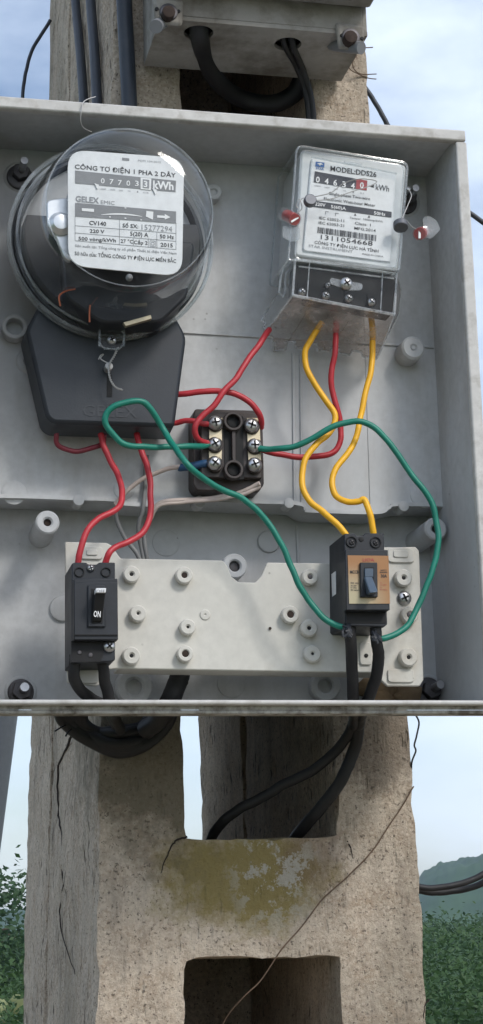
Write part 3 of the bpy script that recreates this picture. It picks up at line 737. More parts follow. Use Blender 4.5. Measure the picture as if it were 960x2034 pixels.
# ------------------------------------------------------------------ induction meter
im = thing('induction_meter', 'round electricity meter under a clear dome with black terminal cover', 'electricity meter', P(225, 880, -.02))
YD, YBASE = -.142, -.048
dc = P(262, 405, -.14)
def lean(mb):                       # the meter hangs a few degrees out of square with the box
    for v in mb.v: d_ = v.y-YD; v.x -= d_*.045; v.z += d_*.035
    return mb
part('base_dish', lean(MB().lathe(dc, [(.0, -.022), (.066, -.022), (.074, -.030), (.0775, -.040), (.0775, -.048), (.077, -.051), (.075, -.051), (.073, -.042), (.0, -.036)], 72)), M['cover_dark'], im)
part('inner_back_plate', lean(MB().lathe(dc, [(.0, -.0435), (.0725, -.0435), (.0725, -.040), (0, -.040)], 60)), M['backgrey'], im)
dome = part('glass_dome', lean(MB().lathe(dc, [(.0825, -.050), (.0825, -.060), (.0790, -.062), (.0760, -.063), (.0750, -.068), (.0712, -.095), (.0688, -.117), (.0672, -.126), (.0645, -.1335), (.0600, -.1390), (.054, -.1422), (.040, -.1440), (.0, -.1445)], 96)), M['clear'], im, smooth=60, recalc=False)
def ringtube(r, y, tr, nm='dome_ridge', mt='clear_edge'):
    c = Vector((dc.x, y, dc.z)); pts = [c+Vector((math.cos(t)*r, 0, math.sin(t)*r)) for t in [2*math.pi*i/96 for i in range(97)]]
    part(nm, lean(MB().tube(pts, tr, 8, 0)), M[mt], dome)
ringtube(.0825, -.0595, .0016); ringtube(.0770, -.064, .0012); ringtube(.0828, -.0515, .0013); ringtube(.0648, -.134, .0005)
ringtube(.0782, -.046, .0014, 'rim_gasket', 'cover_dark')
# mechanism seen through the dome
hd = [Vector((dc.x+.0715*math.cos(a), -.066, dc.z+.0715*math.sin(a))) for a in [R_(168+204*i/40) for i in range(41)]]
part('lower_frame', lean(MB().prism(hd, -.0445)), M['dkgrey'], im, bev=.001)
part('frame_block', MB().prism(rounded(PL([(120, 468), (388, 480), (372, 590), (320, 640), (200, 640), (130, 590)], -.085), .006), -.040), M['dkgrey'], im, bev=.002)
part('frame_block', MB().prism(rounded(PL([(185, 345), (335, 358), (335, 500), (180, 490)], -.095), .006), -.060), M['dkgrey'], im, bev=.002)
part('upper_frame_sheen', MB().lathe(Vector((dc.x, 0, dc.z+.009)), [(0, -.104), (.042, -.104), (.0455, -.102), (.0465, -.098), (0, -.098)], 56), M['backgrey'], im)  # pale frame disc, its tone imitating sky reflected in the dome top
part('magnet_bracket', MB().prism(rounded(PL([(93, 398), (136, 392), (142, 520), (128, 512), (112, 470), (95, 450)], -.112), .004), -.106), M['silver'], im, bev=.001)
part('magnet', MB().lathe(P(122, 440, -.118), [(0, -.119), (.006, -.118), (.0095, -.114), (.0095, -.106), (0, -.106)], 20), M['silver'], im)
rc = P(245, 425, -.082); part('rotor_disc', MB().tube([rc, rc+Vector((0, 0, .0012))], .040, 48, 0), M['silver'], im)
for pts in (((120, 608), (118, 588), (132, 578), (150, 574)), ((178, 640), (178, 622), (179, 606))):
    part('lead_wire', MB().tube([P(x, y, -.088) for x, y in pts], .0007, 6, 5), M['copper'], im)
part('bracket', MB().prism(PL([(245, 640), (300, 625), (302, 633), (250, 648)], -.089), -.084), M['brass'], im, bev=.0004)
YFc = -.124
def rr(pts, r, Yf, Yb): return MB().prism(rounded(PL(pts, Yf), r, 6), Yb)
part('face_plate', rr([(135, 297), (366, 314), (362, 549), (136, 527)], [.015, .015, .015, .015], YFc, YFc+.0015), M['white_face'], im)
Yl = YFc-.0003
bars = MB().quad([(149.5, 338.5), (350, 359), (349, 381.5), (149.5, 364)], Yl).quad([(149.5, 402.5), (350, 420), (350, 444), (149.5, 430)], Yl)
bars.quad([(243, 313), (257, 314.5), (257, 319.5), (243, 318)], Yl)
part('printed_bar', bars, M['bar_ink'], im, recalc=False)
Yk = YFc-.0006
def L(x, y): return (130+x/4, 290+y/4)        # coordinates read off a 4x enlargement
wh = MB()
for s_, x, y in (('0', 297, 295), ('7', 367, 302), ('7', 433, 310), ('0', 500, 314), ('3', 568, 316)):
    wh.text(s_, L(x-15, y), L(x+15, y+3), 11, Yk, .01)
wh.text('kWh', L(697, 335), L(860, 349), 16, Yk, .035)
wh.quad([L(132, 493), L(228, 500), L(228, 524), L(132, 516)], Yk)
wh.quad([L(730, 550), L(790, 554), L(790, 540), L(835, 566), L(790, 585), L(790, 573), L(730, 569)], Yk)
wh.quad([L(645, 515), L(700, 522), L(696, 585), L(640, 560)], Yk)
for x, y in ((478, 492), (355, 563), (478, 573), (603, 586)):
    wh.quad([L(x-7, y-4), L(x+7, y-3), L(x+7, y+5), L(x-7, y+4)], Yk)
part('lettering', wh, M['white_ink'], im, recalc=False)
part('register_frame', MB().quad([L(598, 250), L(684, 258), L(680, 350), L(598, 342)], Yk), M['white_ink'], im, recalc=False)
part('register_digit', MB().quad([L(616, 264), L(668, 269), L(666, 336), L(616, 330)], Yk-.0003), M['red_ink'] if 0 else M['grey_ink'], im, recalc=False)
part('lettering', MB().text('3', L(622, 325), L(652, 328), 13, Yk-.0006, .03), M['white_ink'], im)
# disc edge showing in the slot
sl = MB(); top_, bot_ = [], []
for i in range(13):
    u = i/12; x = 285+325*u; top_.append(L(x, 545-70*u*(1-u)+14*u)); bot_.append(L(x, 548-30*u*(1-u)+14*u))
sl.quad(top_+bot_[::-1], Yk); part('disc_edge', sl, M['white_ink'], im, recalc=False)
ink = MB()
for s_, a, b_, h, bo in (('CÔNG TƠ ĐIỆN 1 PHA 2 DÂY', (75, 180), (878, 250), 9.5, .012), ('CV140', (190, 625), (325, 634), 8.5, .02), ('220 V', (195, 688), (312, 694), 7.5, .015),
                     ('500 vòng/kWh', (105, 748), (402, 765), 7.5, .015), ('Số SX:', (455, 645), (580, 654), 8, .015), ('5(20) A', (515, 711), (660, 722), 8.5, .015), ('50 Hz', (752, 732), (864, 739), 8, .015),
                     ('27 °C', (440, 768), (540, 774), 7.5, .01), ('Cấp 2', (545, 778), (654, 784), 7.5, .01), ('2015', (757, 798), (855, 805), 8, .015),
                     ('Sở hữu của: TỔNG CÔNG TY ĐIỆN LỰC MIỀN BẮC', (75, 866), (880, 928), 7.5, .008)):
    ink.text(s_, L(*a), L(*b_), h, Yl, bo)
part('lettering', ink, M['ink'], im)
gi = MB()
for s_, a, b_, h, bo in (('Sản xuất tại: Tổng công ty cổ phần Thiết bị điện Việt Nam', (78, 800), (884, 862), 5, .008), ('GELEX', (80, 440), (268, 456), 12, .03), ('EMIC', (282, 460), (392, 468), 8, .0),
                         ('15277294', (607, 665), (850, 682), 11.5, .0), ('PDM 104:2012', (578, 122), (760, 136), 4, 0)):
    gi.text(s_, L(*a), L(*b_), h, Yl, bo)
for s_, x, y in (('10000', 300, 347), ('1000', 377, 352), ('100', 443, 358), ('10', 508, 362), ('1', 574, 368), ('1/10', 640, 375)): gi.text(s_, L(x-len(s_)*5, y), L(x+len(s_)*5, y+2), 3.2, Yl)
def line(mb, a, b_, wd=.9):
    (x0, y0), (x1, y1) = L(*a), L(*b_)
    if abs(x1-x0) > abs(y1-y0): mb.quad([(x0, y0-wd/2), (x1, y1-wd/2), (x1, y1+wd/2), (x0, y0+wd/2)], Yl)
    else: mb.quad([(x0-wd/2, y0), (x0+wd/2, y0), (x1+wd/2, y1), (x1-wd/2, y1)], Yl)
for a, b_ in (((78, 558), (78, 752)), ((78, 632), (880, 694)), ((78, 690), (880, 756)), ((78, 752), (880, 822)), ((880, 610), (880, 822)), ((431, 585), (431, 784)), ((728, 685), (728, 808)), ((541, 728), (541, 792)), ((660, 738), (660, 802)),
              ((674, 752), (716, 755)), ((674, 796), (716, 799)), ((674, 752), (674, 796)), ((716, 755), (716, 799)), ((684, 764), (706, 766)), ((684, 785), (706, 787)), ((684, 764), (684, 785)), ((706, 766), (706, 787))):
    line(gi, a, b_)
part('lettering', gi, M['grey_ink'], im, recalc=False)
cross_screw(im, 258, 549, 7, YFc-.001, 'midgrey', 0, slot=False)
for x, y in ((192, 370), (307, 380)): part('pointer', MB().pr([(x-4, y-6), (x+5, y-3), (x+2, y+6)], YFc-.0012, YFc-.0003), M['white_ink'], im)
# terminal cover
YC = -.048
tcv = rounded(PL([(52, 656), (80, 600), (345, 620), (371, 668), (347, 848), (106, 840), (92, 828)], YC), [.004, .004, .004, .006, .004, .004, .004])
cen = P(215, 740, YC); bk = [Vector((p.x+(p.x-cen.x)*.02, -.010, p.z+(p.z-cen.z)*.02)) for p in tcv]
cov = part('terminal_cover', MB().prism(tcv, 0, bk), M['cover_dark'], im, bev=.003)
part('lettering', MB().text('GELEX', (165, 826), (273, 830), 24, YC-.0004, .0), plastic('embossed_charcoal', (.045, .049, .056), .4, .1, 20, bump=0), cov)
part('cover_slot', MB().prism(PL([(213, 745), (223, 745), (223, 788), (213, 788)], YC-.0006), YC+.002), M['dark_slot'], cov)
lugp = rounded(PL([(199, 655), (247, 657), (245, 686), (236, 694), (206, 692), (199, 684)], YC-.018), .004)
part('dome_lug', MB().prism(lugp, YC-.013), M['clear'], im, recalc=False)
part('lug_edge', MB().tube([p+Vector((0, -.0002, 0)) for p in lugp[6:]], .0008, 6, 0), M['clear_edge'], im)
cross_screw(im, 223, 674, 9, YC-.0195, 'steel', .4)
for dx_ in (198, 247): part('lug_rail', MB().tube([P(dx_, 640, YC-.019), P(dx_, 664, YC-.019), P(dx_-1, 688, YC-.019)], .0009, 6, 4), M['clear_edge'], im)
sw = MB()
for ph in (0, math.pi):
    base_ = catmull([P(x, y, YC-.012) for x, y in ((235, 690), (228, 706), (219, 722), (217, 740), (222, 758), (232, 770), (243, 774))], 14)
    sw.tube([p+Vector((math.cos(i*.9+ph), 0, math.sin(i*.9+ph)))*.0006 for i, p in enumerate(base_)], .0005, 5, 0)
sw.tube([P(x, y, YC-.009) for x, y in ((196, 714), (200, 706), (206, 704), (200, 712), (212, 720), (222, 722))], .0005, 5, 5)
sw.disc(217, 727, 8, YC-.011, YC-.002, 14)
solo('seal_wire', sw, M['twine'], 'thin twisted seal wire hanging on the black terminal cover', 'seal wire')

# ------------------------------------------------------------------ electronic meter
em = thing('electronic_meter', 'white rectangular electronic meter in a clear cover with printed label and barcode', 'electricity meter', P(680, 690, 0))
YE = -.068
def Z5(x, y): return (500+x/2.4, 270+y/2.4)
def Z6(x, y): return (500+x/2.4, 500+y/2.4)
part('case', MB().prism(rounded(PL([Z5(236, 66), Z5(738, 138), Z5(696, 640), Z5(205, 572)], YE+.001), .004), -.004), M['meter_white'], em, bev=.002)
part('label_plate', MB().prism(rounded(PL([Z5(285, 105), Z5(690, 185), Z5(662, 600), Z5(245, 545)], YE-.0008), .003), YE+.002), M['white_face'], em, bev=.0004)
Ye = YE-.0012; Yf2 = YE-.0015
nv = MB().quad([Z5(302, 168), Z5(498, 204), Z5(496, 252), Z5(296, 220)], Ye).quad([Z5(300, 308), Z5(668, 362), Z5(667, 389), Z5(290, 337)], Ye)
part('printed_bar', nv, M['navy_ink'], em, recalc=False)
part('red_register', MB().quad([Z5(500, 204), Z5(552, 213), Z5(549, 260), Z5(497, 252)], Ye), M['red_ink'], em, recalc=False)
wt = MB()
for s_, x, y in (('0', 315, 220), ('4', 357, 228), ('6', 398, 235), ('3', 440, 243), ('4', 482, 250), ('0', 525, 247)): wt.text(s_, Z5(x-9, y), Z5(x+9, y+3), 12, Yf2, .02)
for s_, a, b_, h in (('220V', (303, 331), (352, 338), 6.5), ('5(60)A', (378, 344), (450, 354), 6.5), ('50Hz', (583, 374), (638, 382), 6.5)): wt.text(s_, Z5(*a), Z5(*b_), h, Yf2, .02)
part('lettering', wt, M['white_ink'], em)
bi = MB().quad([Z5(306, 122), Z5(348, 127), Z5(346, 150), Z5(304, 145)], Ye).text('STAR', Z5(306, 158), Z5(345, 163), 4, Ye, .03)
part('emblem', bi, M['blue_ink'], em, recalc=False)
part('emblem_mark', MB().quad([Z5(312, 132), Z5(330, 128), Z5(342, 137), Z5(330, 136), Z5(326, 144), Z5(322, 136)], Yf2), M['white_ink'], em, recalc=False)
ki = MB()
for s_, a, b_, h, bo in (('MODEL:DDS26', (376, 166), (595, 196), 10.5, .012), ('kWh', (592, 256), (655, 266), 12, .0), ('Single-phase Two-wire', (370, 280), (565, 306), 6, .006), ('Electronic Watt-hour Meter', (345, 305), (590, 338), 6, .006),
                         ('IEC 62052-11', (322, 396), (441, 411), 5.5, .006), ('IEC 62053-21', (320, 419), (441, 434), 5.5, .006), ('Class: 1', (492, 421), (568, 431), 5.5, .006), ('MFG.2014', (490, 445), (592, 458), 5.5, .006),
                         ('Tamper', (468, 394), (520, 400), 4, 0), ('1600imp/kWh', (533, 400), (625, 413), 4, 0),
                         ('1311054668', (330, 492), (577, 524), 9.5, .0), ('CÔNG TY ĐIỆN LỰC HÀ TĨNH', (300, 513), (605, 556), 6, .008), ('MADE IN CHINA', (528, 566), (628, 579), 3.4, .0)):
    ki.text(s_, Z5(*a), Z5(*b_), h, Ye, bo)
ki.quad([Z5(560, 237), Z5(584, 231), Z5(583, 247)], Ye)
for x, y in ((494, 374), (560, 383)): ki.quad([Z5(x-6, y+5), Z5(x, y-5), Z5(x+6, y+6)], Ye)
rb = random.Random(9); u = 0.0
while u < 1:
    w_ = rb.choice((.006, .009, .013, .018)); x0, x1 = 316+280*u, 316+280*min(1, u+w_); y0, y1 = 433+40*u, 433+40*min(1, u+w_)
    ki.quad([Z5(x0, y0), Z5(x1, y1), Z5(x1-2, y1+29), Z5(x0-2, y0+29)], Ye); u += w_+rb.choice((.006, .008, .013))
part('lettering', ki, M['ink'], em, recalc=False)
gi = MB().text('STAR INSTRUMENT', Z5(272, 529), Z5(482, 558), 5.5, Ye, 0)
for s_, x, y in (('10000', 315, 240), ('1000', 360, 248), ('100', 402, 256), ('10', 443, 263), ('1', 484, 270), ('0.1', 526, 275)): gi.text(s_, Z5(x-len(s_)*3, y), Z5(x+len(s_)*3, y+2), 3, Ye)
for x, y in ((360, 366), (407, 374)): gi.quad([Z5(x-8, y-8), Z5(x+8, y-6), Z5(x+8, y-3), Z5(x-5, y-5), Z5(x-5, y+7), Z5(x-8, y+7)], Ye)
part('lettering', gi, M['grey_ink'], em, recalc=False)
# clear upper cover
cvp = [Z5(216, 45), Z5(746, 128), Z5(704, 640), Z5(176, 590)]
cf = rounded(PL(cvp, YE-.010), [.006, .006, .002, .002]); cb_ = [Vector((p.x+(p.x-P(680, 420, YE).x)*.04, -.02, p.z+(p.z-P(680, 420, YE).z)*.02)) for p in cf]
def shell(front, back, parent, name, mt):
    n = len(front); mb = MB(); mb.add(front+back, [list(range(n))]+[[i, i+n, (i+1) % n+n, (i+1) % n] for i in range(n)])
    return part(name, mb, M[mt], parent, recalc=False, smooth=30)
cov = shell(cf, cb_, em, 'clear_cover', 'clear')
def edge(pts, r=.0008, nm='cover_edge', closed=False, par=None, mt='clear_edge'):
    if closed: pts = pts+[pts[0]]
    part(nm, MB().tube(pts, r, 6, 0), M[mt], par or em)
edge(cf, .0010, closed=True, par=cov); edge(cb_, .0009, closed=True, par=cov)
edge(rounded(PL([Z5(236, 66), Z5(728, 142), Z5(690, 632), Z5(206, 584)], YE-.0095), .005), .0006, closed=True, par=cov)
for i in (2, 12, 17): edge([cf[min(i, len(cf)-1)], cb_[min(i, len(cb_)-1)]], .0009, par=cov)
edge(PL([Z5(284, 100), Z5(692, 180)], YE-.0105), .0007, par=cov)
edge(PL([Z5(244, 550), Z5(660, 604)], YE-.0105), .0009, par=cov)
edge(PL([Z5(247, 540), Z5(288, 112)], YE-.0105), .0006, par=cov)
part('cover_tab', MB().pr([Z5(440, 120), Z5(528, 132), Z5(527, 139), Z5(440, 127)], YE-.0115, YE-.010), M['clear_edge'], cov, recalc=False)
# terminals
tbm = part('terminal_base', MB().prism(rounded(PL([Z6(205, 60), Z6(690, 120), Z6(672, 298), Z6(198, 212)], YE+.010), .002), -.040), M['dark_slot'], em, bev=.001)
for x0 in (215, 330, 438, 546):
    y0 = 150+(x0-215)*.17
    part('terminal_well', MB().pr([Z6(x0+6, y0), Z6(x0+76, y0+12), Z6(x0+70, y0+75), Z6(x0+2, y0+62)], YE+.0092, YE+.012), M['dark_slot'], em)
for x, y, r in ((243, 188, 8), (356, 206, 8.5), (466, 219, 8.5), (574, 237, 8.5), (365, 157, 6)): cross_screw(em, *Z6(x, y), r, YE+.006, 'steel', x*.1)
# clear terminal cover: front, sloping underside with notched edge, side
YQ = YE-.006
tf = PL([Z6(208, 36), Z6(692, 106), Z6(682, 300), Z6(196, 208)], YQ)
tcov = part('clear_terminal_cover', MB().face(tf), M['clear'], em, recalc=False, smooth=0)
scal = [(58, 400), (100, 412), (108, 470), (160, 464), (170, 430), (206, 427), (211, 456), (268, 462), (276, 440), (311, 438), (316, 470), (372, 476), (378, 456), (414, 460), (418, 486), (468, 491), (480, 470), (524, 476), (529, 498), (598, 508)]
q0 = P(*Z6(320, 470), -.012); pn = (tf[2]-tf[3]).cross(q0-tf[3]).normalized()
def on_plane(px, py):
    d = ray(px, py); return CAM+d*((tf[3]-CAM).dot(pn)/d.dot(pn))
sback = [on_plane(*Z6(x, y)) for x, y in scal]
u_front = [tf[3].lerp(tf[2], i/(len(scal)-1)) for i in range(len(scal))]
un = MB()
for i in range(len(scal)-1): un.face([u_front[i], u_front[i+1], sback[i+1], sback[i]])
part('clear_underside', un, M['clear_old'], tcov, recalc=False, smooth=0)
edge(sback, .0014, 'notched_edge', par=tcov, mt='clear_rim'); edge([tf[3], tf[2]], .0013, par=tcov, mt='clear_rim'); edge([tf[0], tf[1]], .0010, par=tcov, mt='clear_rim'); edge([tf[0], tf[3]], .0010, par=tcov, mt='clear_rim'); edge([tf[1], tf[2]], .0010, par=tcov, mt='clear_rim')
edge(PL([Z6(225, 70), Z6(680, 128)], YQ), .0006, par=tcov, mt='clear_rim')
for q in (.14, .86): edge([tf[0].lerp(tf[1], q), tf[3].lerp(tf[2], q)], .0005, par=tcov, mt='clear_rim')
sideR = [tf[1], tf[2], sback[-1], P(*Z6(700, 300), -.012), P(*Z6(712, 180), -.02)]
sideL = [tf[0], tf[3], sback[0], P(*Z6(62, 300), -.012), P(*Z6(130, 190), -.03), P(*Z6(150, 80), -.03)]
part('clear_side', MB().face(sideR), M['clear_old'], tcov, recalc=False, smooth=0); part('clear_side', MB().face(sideL), M['clear'], tcov, recalc=False, smooth=0)
edge(sideR[1:]+[sideR[0]], .0008, par=tcov, mt='clear_rim'); edge(sideL[1:]+[sideL[0]], .0009, par=tcov, mt='clear_rim')
fl_ = [P(*Z6(x, y), -.05) for x, y in ((182, 55), (150, 78), (138, 130), (130, 195), (150, 215), (160, 190), (164, 100), (190, 75))]
edge(fl_, .0010, par=tcov, mt='clear_rim', closed=True)
edge([P(*Z6(x, y), -.02) for x, y in ((60, 300), (45, 330), (70, 340), (52, 360), (75, 372), (60, 400), (85, 408))], .0009, par=tcov, mt='clear_rim')
part('thumb_bar', MB().prism(rounded(PL([Z6(375, 122), Z6(430, 135), Z6(530, 152), Z6(528, 182), Z6(470, 184), Z6(372, 150)], YQ-.002), .003), YQ-.0005), M['clear_edge'], tcov, recalc=False)
cross_screw(em, *Z6(455, 147), 12, YQ-.0045, 'steel', .6)

# seals
def red_seal(cx, cy, hx, hy, tab, Y, label):
    root = thing('meter_seal', label, 'seal', P(cx, cy+14, Y), 'red plastic seals on the electronic meter')
    c = P(cx, cy, Y); h_ = P(hx, hy, Y+.012); d = (h_-c)
    part('seal_core', MB().tube([c, c+d*.5, c+d], 11.5*sc(cx, cy, Y), 24, 0), M['seal_red'], root)
    part('core_slot', MB().pr([(cx-8, cy+3), (cx-6, cy+6), (cx+8, cy-3), (cx+6, cy-6)] if cx < 700 else [(cx-2, cy-9), (cx+2, cy-9), (cx+2, cy+9), (cx-2, cy+9)], Y-.0006, Y+.001), M['white_ink'], root)
    part('seal_housing', MB().tube([c+Vector((0, -.0003, 0)), c+d*1.35], 14*sc(cx, cy, Y), 24, 0), M['clear_edge'], root)
    part('seal_tab', MB().prism(rounded(PL(tab, Y+.004), .002), Y+.0055), M['clear_edge'], root)
red_seal(586, 436, 570, 428, [(562, 448), (596, 452), (596, 476), (580, 480), (562, 470)], YE-.018, 'red seal with clear tab hanging on the meter side nearest the round dome')
red_seal(834, 464, 842, 462, [(840, 432), (852, 428), (868, 438), (875, 456), (858, 474), (846, 470)], YE-.010, 'red seal with clear rounded tab hanging free beside the meter and box wall')
def lead_seal(cx, cy, r, Y, label, tilt):
    c = P(cx, cy, Y); mb = MB(); k = sc(cx, cy, Y); d = tilt.normalized()*.003
    mb.tube([c-d, c+d], r*k, 22, 0); solo('lead_seal', mb, M['lead'], label, 'seal', 'lead seals on the electronic meter', bev=.0008)
lead_seal(616, 399, 12, YE-.020, 'flat round dark lead seal lying over the meter label', Vector((0, -1, .1)))
lead_seal(796, 448, 14, YE-.012, 'dark lead seal seen edge-on at the meter corner beside the free red seal', Vector((-.1, -.45, -1)))
def seal_strand(pts, Y, lab, r=.0004):
    mb = MB(); mb.tube([P(x, y, Y) for x, y in pts], r, 5, 6); solo('seal_wire', mb, M['twine'], lab, 'seal wire')
seal_strand([Z5(x, y) for x, y in ((222, 340), (240, 300), (300, 290), (380, 270), (440, 225), (520, 205), (596, 216), (560, 240), (470, 268), (380, 300), (290, 308))], YE-.0125, 'thin looped seal wire crossing the register window of the rectangular meter')
seal_strand([Z5(x, y) for x, y in ((750, 255), (762, 285), (745, 330), (720, 390), (712, 420), (735, 400), (760, 430), (785, 445))], YE-.012, 'thin seal wire running down to the free red seal')
seal_strand([Z5(x, y) for x, y in ((222, 345), (212, 330), (228, 300), (240, 345), (220, 365), (205, 380))], YE-.016, 'short kinked seal wire above the red seal nearest the round dome')
sb_ = MB().disc(*Z5(750, 248), 5, -.03, -.01, 14); solo('hasp_pin', sb_, M['steel'], 'small steel pin on the clear cover edge near the box wall', 'pin')

# ------------------------------------------------------------------ wires
def wire(name, pts, r_px, mat_, label, group=None, n=10):
    """pts: (px, py, Y)"""
    mb = MB(); w3 = catmull([P(*p) for p in pts], 7); k = sc(480, 900, -.05); so = Vector((len(label)*1.7, r_px, 0))
    w3 = [p+noise.noise_vector(p*70+so)*(.0009 if r_px > 3 else .0004) if 0 < i < len(w3)-1 else p for i, p in enumerate(w3)]
    mb.tube(w3, r_px*k, n, 0, lambda t: 1+.05*noise.noise(Vector((t*40, len(label), 0))))
    return solo(name, mb, M[mat_], label, 'wire' if 'cable' not in name else 'cable', group, smooth=70)
def ends(x, y, Y, r=.0008, d=Vector((0, 0, -.01)), lab=''):
    pass
G = 'red wires inside the meter box'
wire('red_wire', [(535, 655, -.03), (523, 672, -.04), (500, 705, -.045), (470, 750, -.05), (447, 775, -.052), (425, 805, -.052), (402, 826, -.052), (390, 842, -.052), (388, 858, -.05), (395, 872, -.046), (412, 880, -.036)], 6, 'red', 'red wire from the clear meter cover down to the middle terminal screw', G)
wire('red_wire', [(335, 786, -.03), (358, 783, -.035), (400, 778, -.04), (440, 777, -.042), (476, 786, -.042), (500, 801, -.042), (514, 820, -.040), (520, 838, -.034), (519, 850, -.028)], 6, 'red', 'red wire arching over the terminal block from the black terminal cover', G)
wire('red_wire', [(330, 842, -.03), (350, 840, -.03), (368, 835, -.033), (386, 836, -.036), (402, 841, -.036), (415, 842, -.034)], 5.5, 'red', 'short red stub between the black terminal cover and terminal block', G)
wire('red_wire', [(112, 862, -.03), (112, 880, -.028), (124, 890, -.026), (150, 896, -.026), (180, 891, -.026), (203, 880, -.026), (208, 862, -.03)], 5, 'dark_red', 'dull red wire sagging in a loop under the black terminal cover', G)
wire('red_wire', [(200, 862, -.03), (206, 888, -.032), (222, 920, -.036), (237, 950, -.042), (243, 978, -.048), (239, 1000, -.054), (223, 1016, -.058), (195, 1031, -.062), (177, 1050, -.066), (165, 1078, -.068), (157, 1104, -.068), (155, 1122, -.066)], 6, 'red', 'red wire entering the top of the black breaker at its outer terminal', G)
wire('red_wire', [(272, 862, -.03), (280, 893, -.034), (291, 920, -.038), (299, 955, -.044), (300, 1000, -.050), (297, 1033, -.056), (284, 1056, -.06), (258, 1074, -.064), (232, 1085, -.066), (216, 1100, -.068), (208, 1122, -.066)], 6, 'red', 'red wire entering the top of the black breaker at its inner terminal', G)
wire('red_wire', [(668, 640, -.035), (667, 692, -.038), (660, 730, -.036), (659, 770, -.034), (671, 815, -.032), (677, 850, -.03), (675, 880, -.03), (664, 897, -.03), (640, 905, -.03), (590, 908, -.03), (556, 903, -.031), (530, 896, -.031), (512, 888, -.031)], 6, 'red', 'red wire bent from the rectangular meter round to the terminal block', G)
G = 'yellow wires feeding the copper-labelled breaker'
wire('yellow_wire', [(640, 640, -.035), (618, 675, -.036), (606, 702, -.036), (612, 738, -.038), (640, 785, -.040), (662, 815, -.042), (666, 836, -.044), (655, 860, -.045), (630, 880, -.048), (608, 910, -.050), (600, 940, -.052), (602, 970, -.055), (616, 996, -.058), (642, 1016, -.062), (666, 1037, -.066), (687, 1060, -.068), (694, 1072, -.066)], 6.2, 'yellow', 'yellow wire that passes under the green wire next to the red one', G)
wire('yellow_wire', [(736, 620, -.035), (741, 670, -.036), (740, 712, -.036), (735, 746, -.038), (722, 800, -.040), (713, 840, -.042), (708, 870, -.044), (690, 900, -.047), (668, 930, -.050), (660, 960, -.053), (668, 985, -.056), (690, 997, -.06), (713, 996, -.064), (724, 993, -.066), (733, 1015, -.068), (741, 1045, -.068), (744, 1068, -.066)], 6.2, 'yellow', 'yellow wire with a sharp hook bend just above the copper-labelled breaker', G)
wire('green_wire', [(412, 884, -.036), (385, 887, -.05), (340, 888, -.056), (290, 888, -0.061), (252, 884, -0.066), (228, 866, -0.068), (209, 842, -0.070), (213, 820, -0.072), (236, 804, -0.074), (275, 797, -0.074), (298, 810, -0.072), (328, 858, -0.066), (368, 918, -.09), (408, 954, -.082), (450, 975, -.076), (490, 996, -.072), (530, 1036, -.07), (560, 1082, -.07), (580, 1130, -.07), (605, 1180, -.070), (640, 1224, -.072), (672, 1243, -.074), (698, 1249, -.072)], 6, 'green', 'green wire looping over the black terminal cover down to the copper-labelled breaker', 'green wires inside the meter box')
wire('green_wire', [(510, 890, -.036), (535, 892, -.04), (565, 890, -.046), (602, 881, -.05), (642, 857, -.055), (680, 841, -.058), (716, 838, -.060), (750, 855, -.061), (785, 896, -.062), (820, 945, -.063), (850, 985, -.064), (866, 1030, -.064), (870, 1080, -.064), (857, 1140, -.064), (837, 1190, -.064), (815, 1234, -.066), (790, 1257, -.068), (764, 1267, -.07), (745, 1266, -.068)], 6, 'green', 'green wire curving from the terminal block past the box wall', 'green wires inside the meter box')
wire('pale_wire', [(228, 1003, -.004), (240, 988, -.006), (268, 962, -.01), (295, 945, -.014), (330, 932, -.02), (358, 927, -.024)], 4.5, 'pale_wire', 'pinkish white wire ending in a blue sleeve at the terminal block')
wire('blue_sleeve', [(356, 928, -.024), (372, 926, -.026), (392, 924, -.028), (410, 921, -.030)], 8, 'blue_crimp', 'dark blue sleeve on the white wire end at the terminal block')
wire('pale_wire', [(305, 1012, -.010), (318, 1000, -.012), (345, 994, -.013), (400, 991, -.014), (450, 985, -.018), (490, 974, -.024), (516, 960, -.03)], 4.5, 'pale_wire', 'pinkish white wire running along the ledge under the terminal block')
wire('pale_wire', [(300, 1030, -.006), (312, 1008, -.011), (340, 1000, -.013), (392, 996, -.014), (445, 990, -.018), (488, 980, -.024), (518, 966, -.028)], 4, 'pale_wire', 'lower of two white wires running along the ledge under the terminal block')
for pts, lab in (([(229, 1010, .0), (237, 1045, .004), (255, 1080, .004), (275, 1106, .004), (290, 1140, .006)], 'grey wire dropping behind the cream plate below the ledge notch'),
                 ([(292, 905, -.004), (289, 960, -.004), (284, 1010, -.006), (276, 1045, -.002), (279, 1080, .004), (290, 1130, .006)], 'grey wire hanging behind the inner red wire'),
                 ([(303, 1018, -.004), (292, 1040, -.002), (286, 1065, .002), (290, 1100, .004), (296, 1140, .006)], 'grey wire bent over the ledge behind the inner red wire')):
    wire('grey_wire', pts, 4.5, 'grey_wire', lab, 'grey wires behind the red ones')
wb = box
G = 'black supply cables'
wire('black_cable', [(149, 1300, -.066), (148, 1325, -.066), (150, 1350, -.06), (162, 1372, -.045), (190, 1392, -.02), (215, 1408, .01), (230, 1440, .06)], 11, 'cable', 'black cable leaving the outer lower terminal of the black breaker', G)
wire('black_cable', [(205, 1300, -.066), (206, 1330, -.062), (210, 1360, -.05), (218, 1392, -.035), (228, 1425, .02), (240, 1450, .07)], 11, 'cable', 'black cable leaving the inner lower terminal of the black breaker', G)
wire('black_cable', [(362, 1290, .006), (358, 1335, .010), (350, 1362, .014), (336, 1396, .02), (315, 1430, .05), (290, 1450, .07)], 20, 'cable', 'thick black cable coming down behind the cream plate', G)
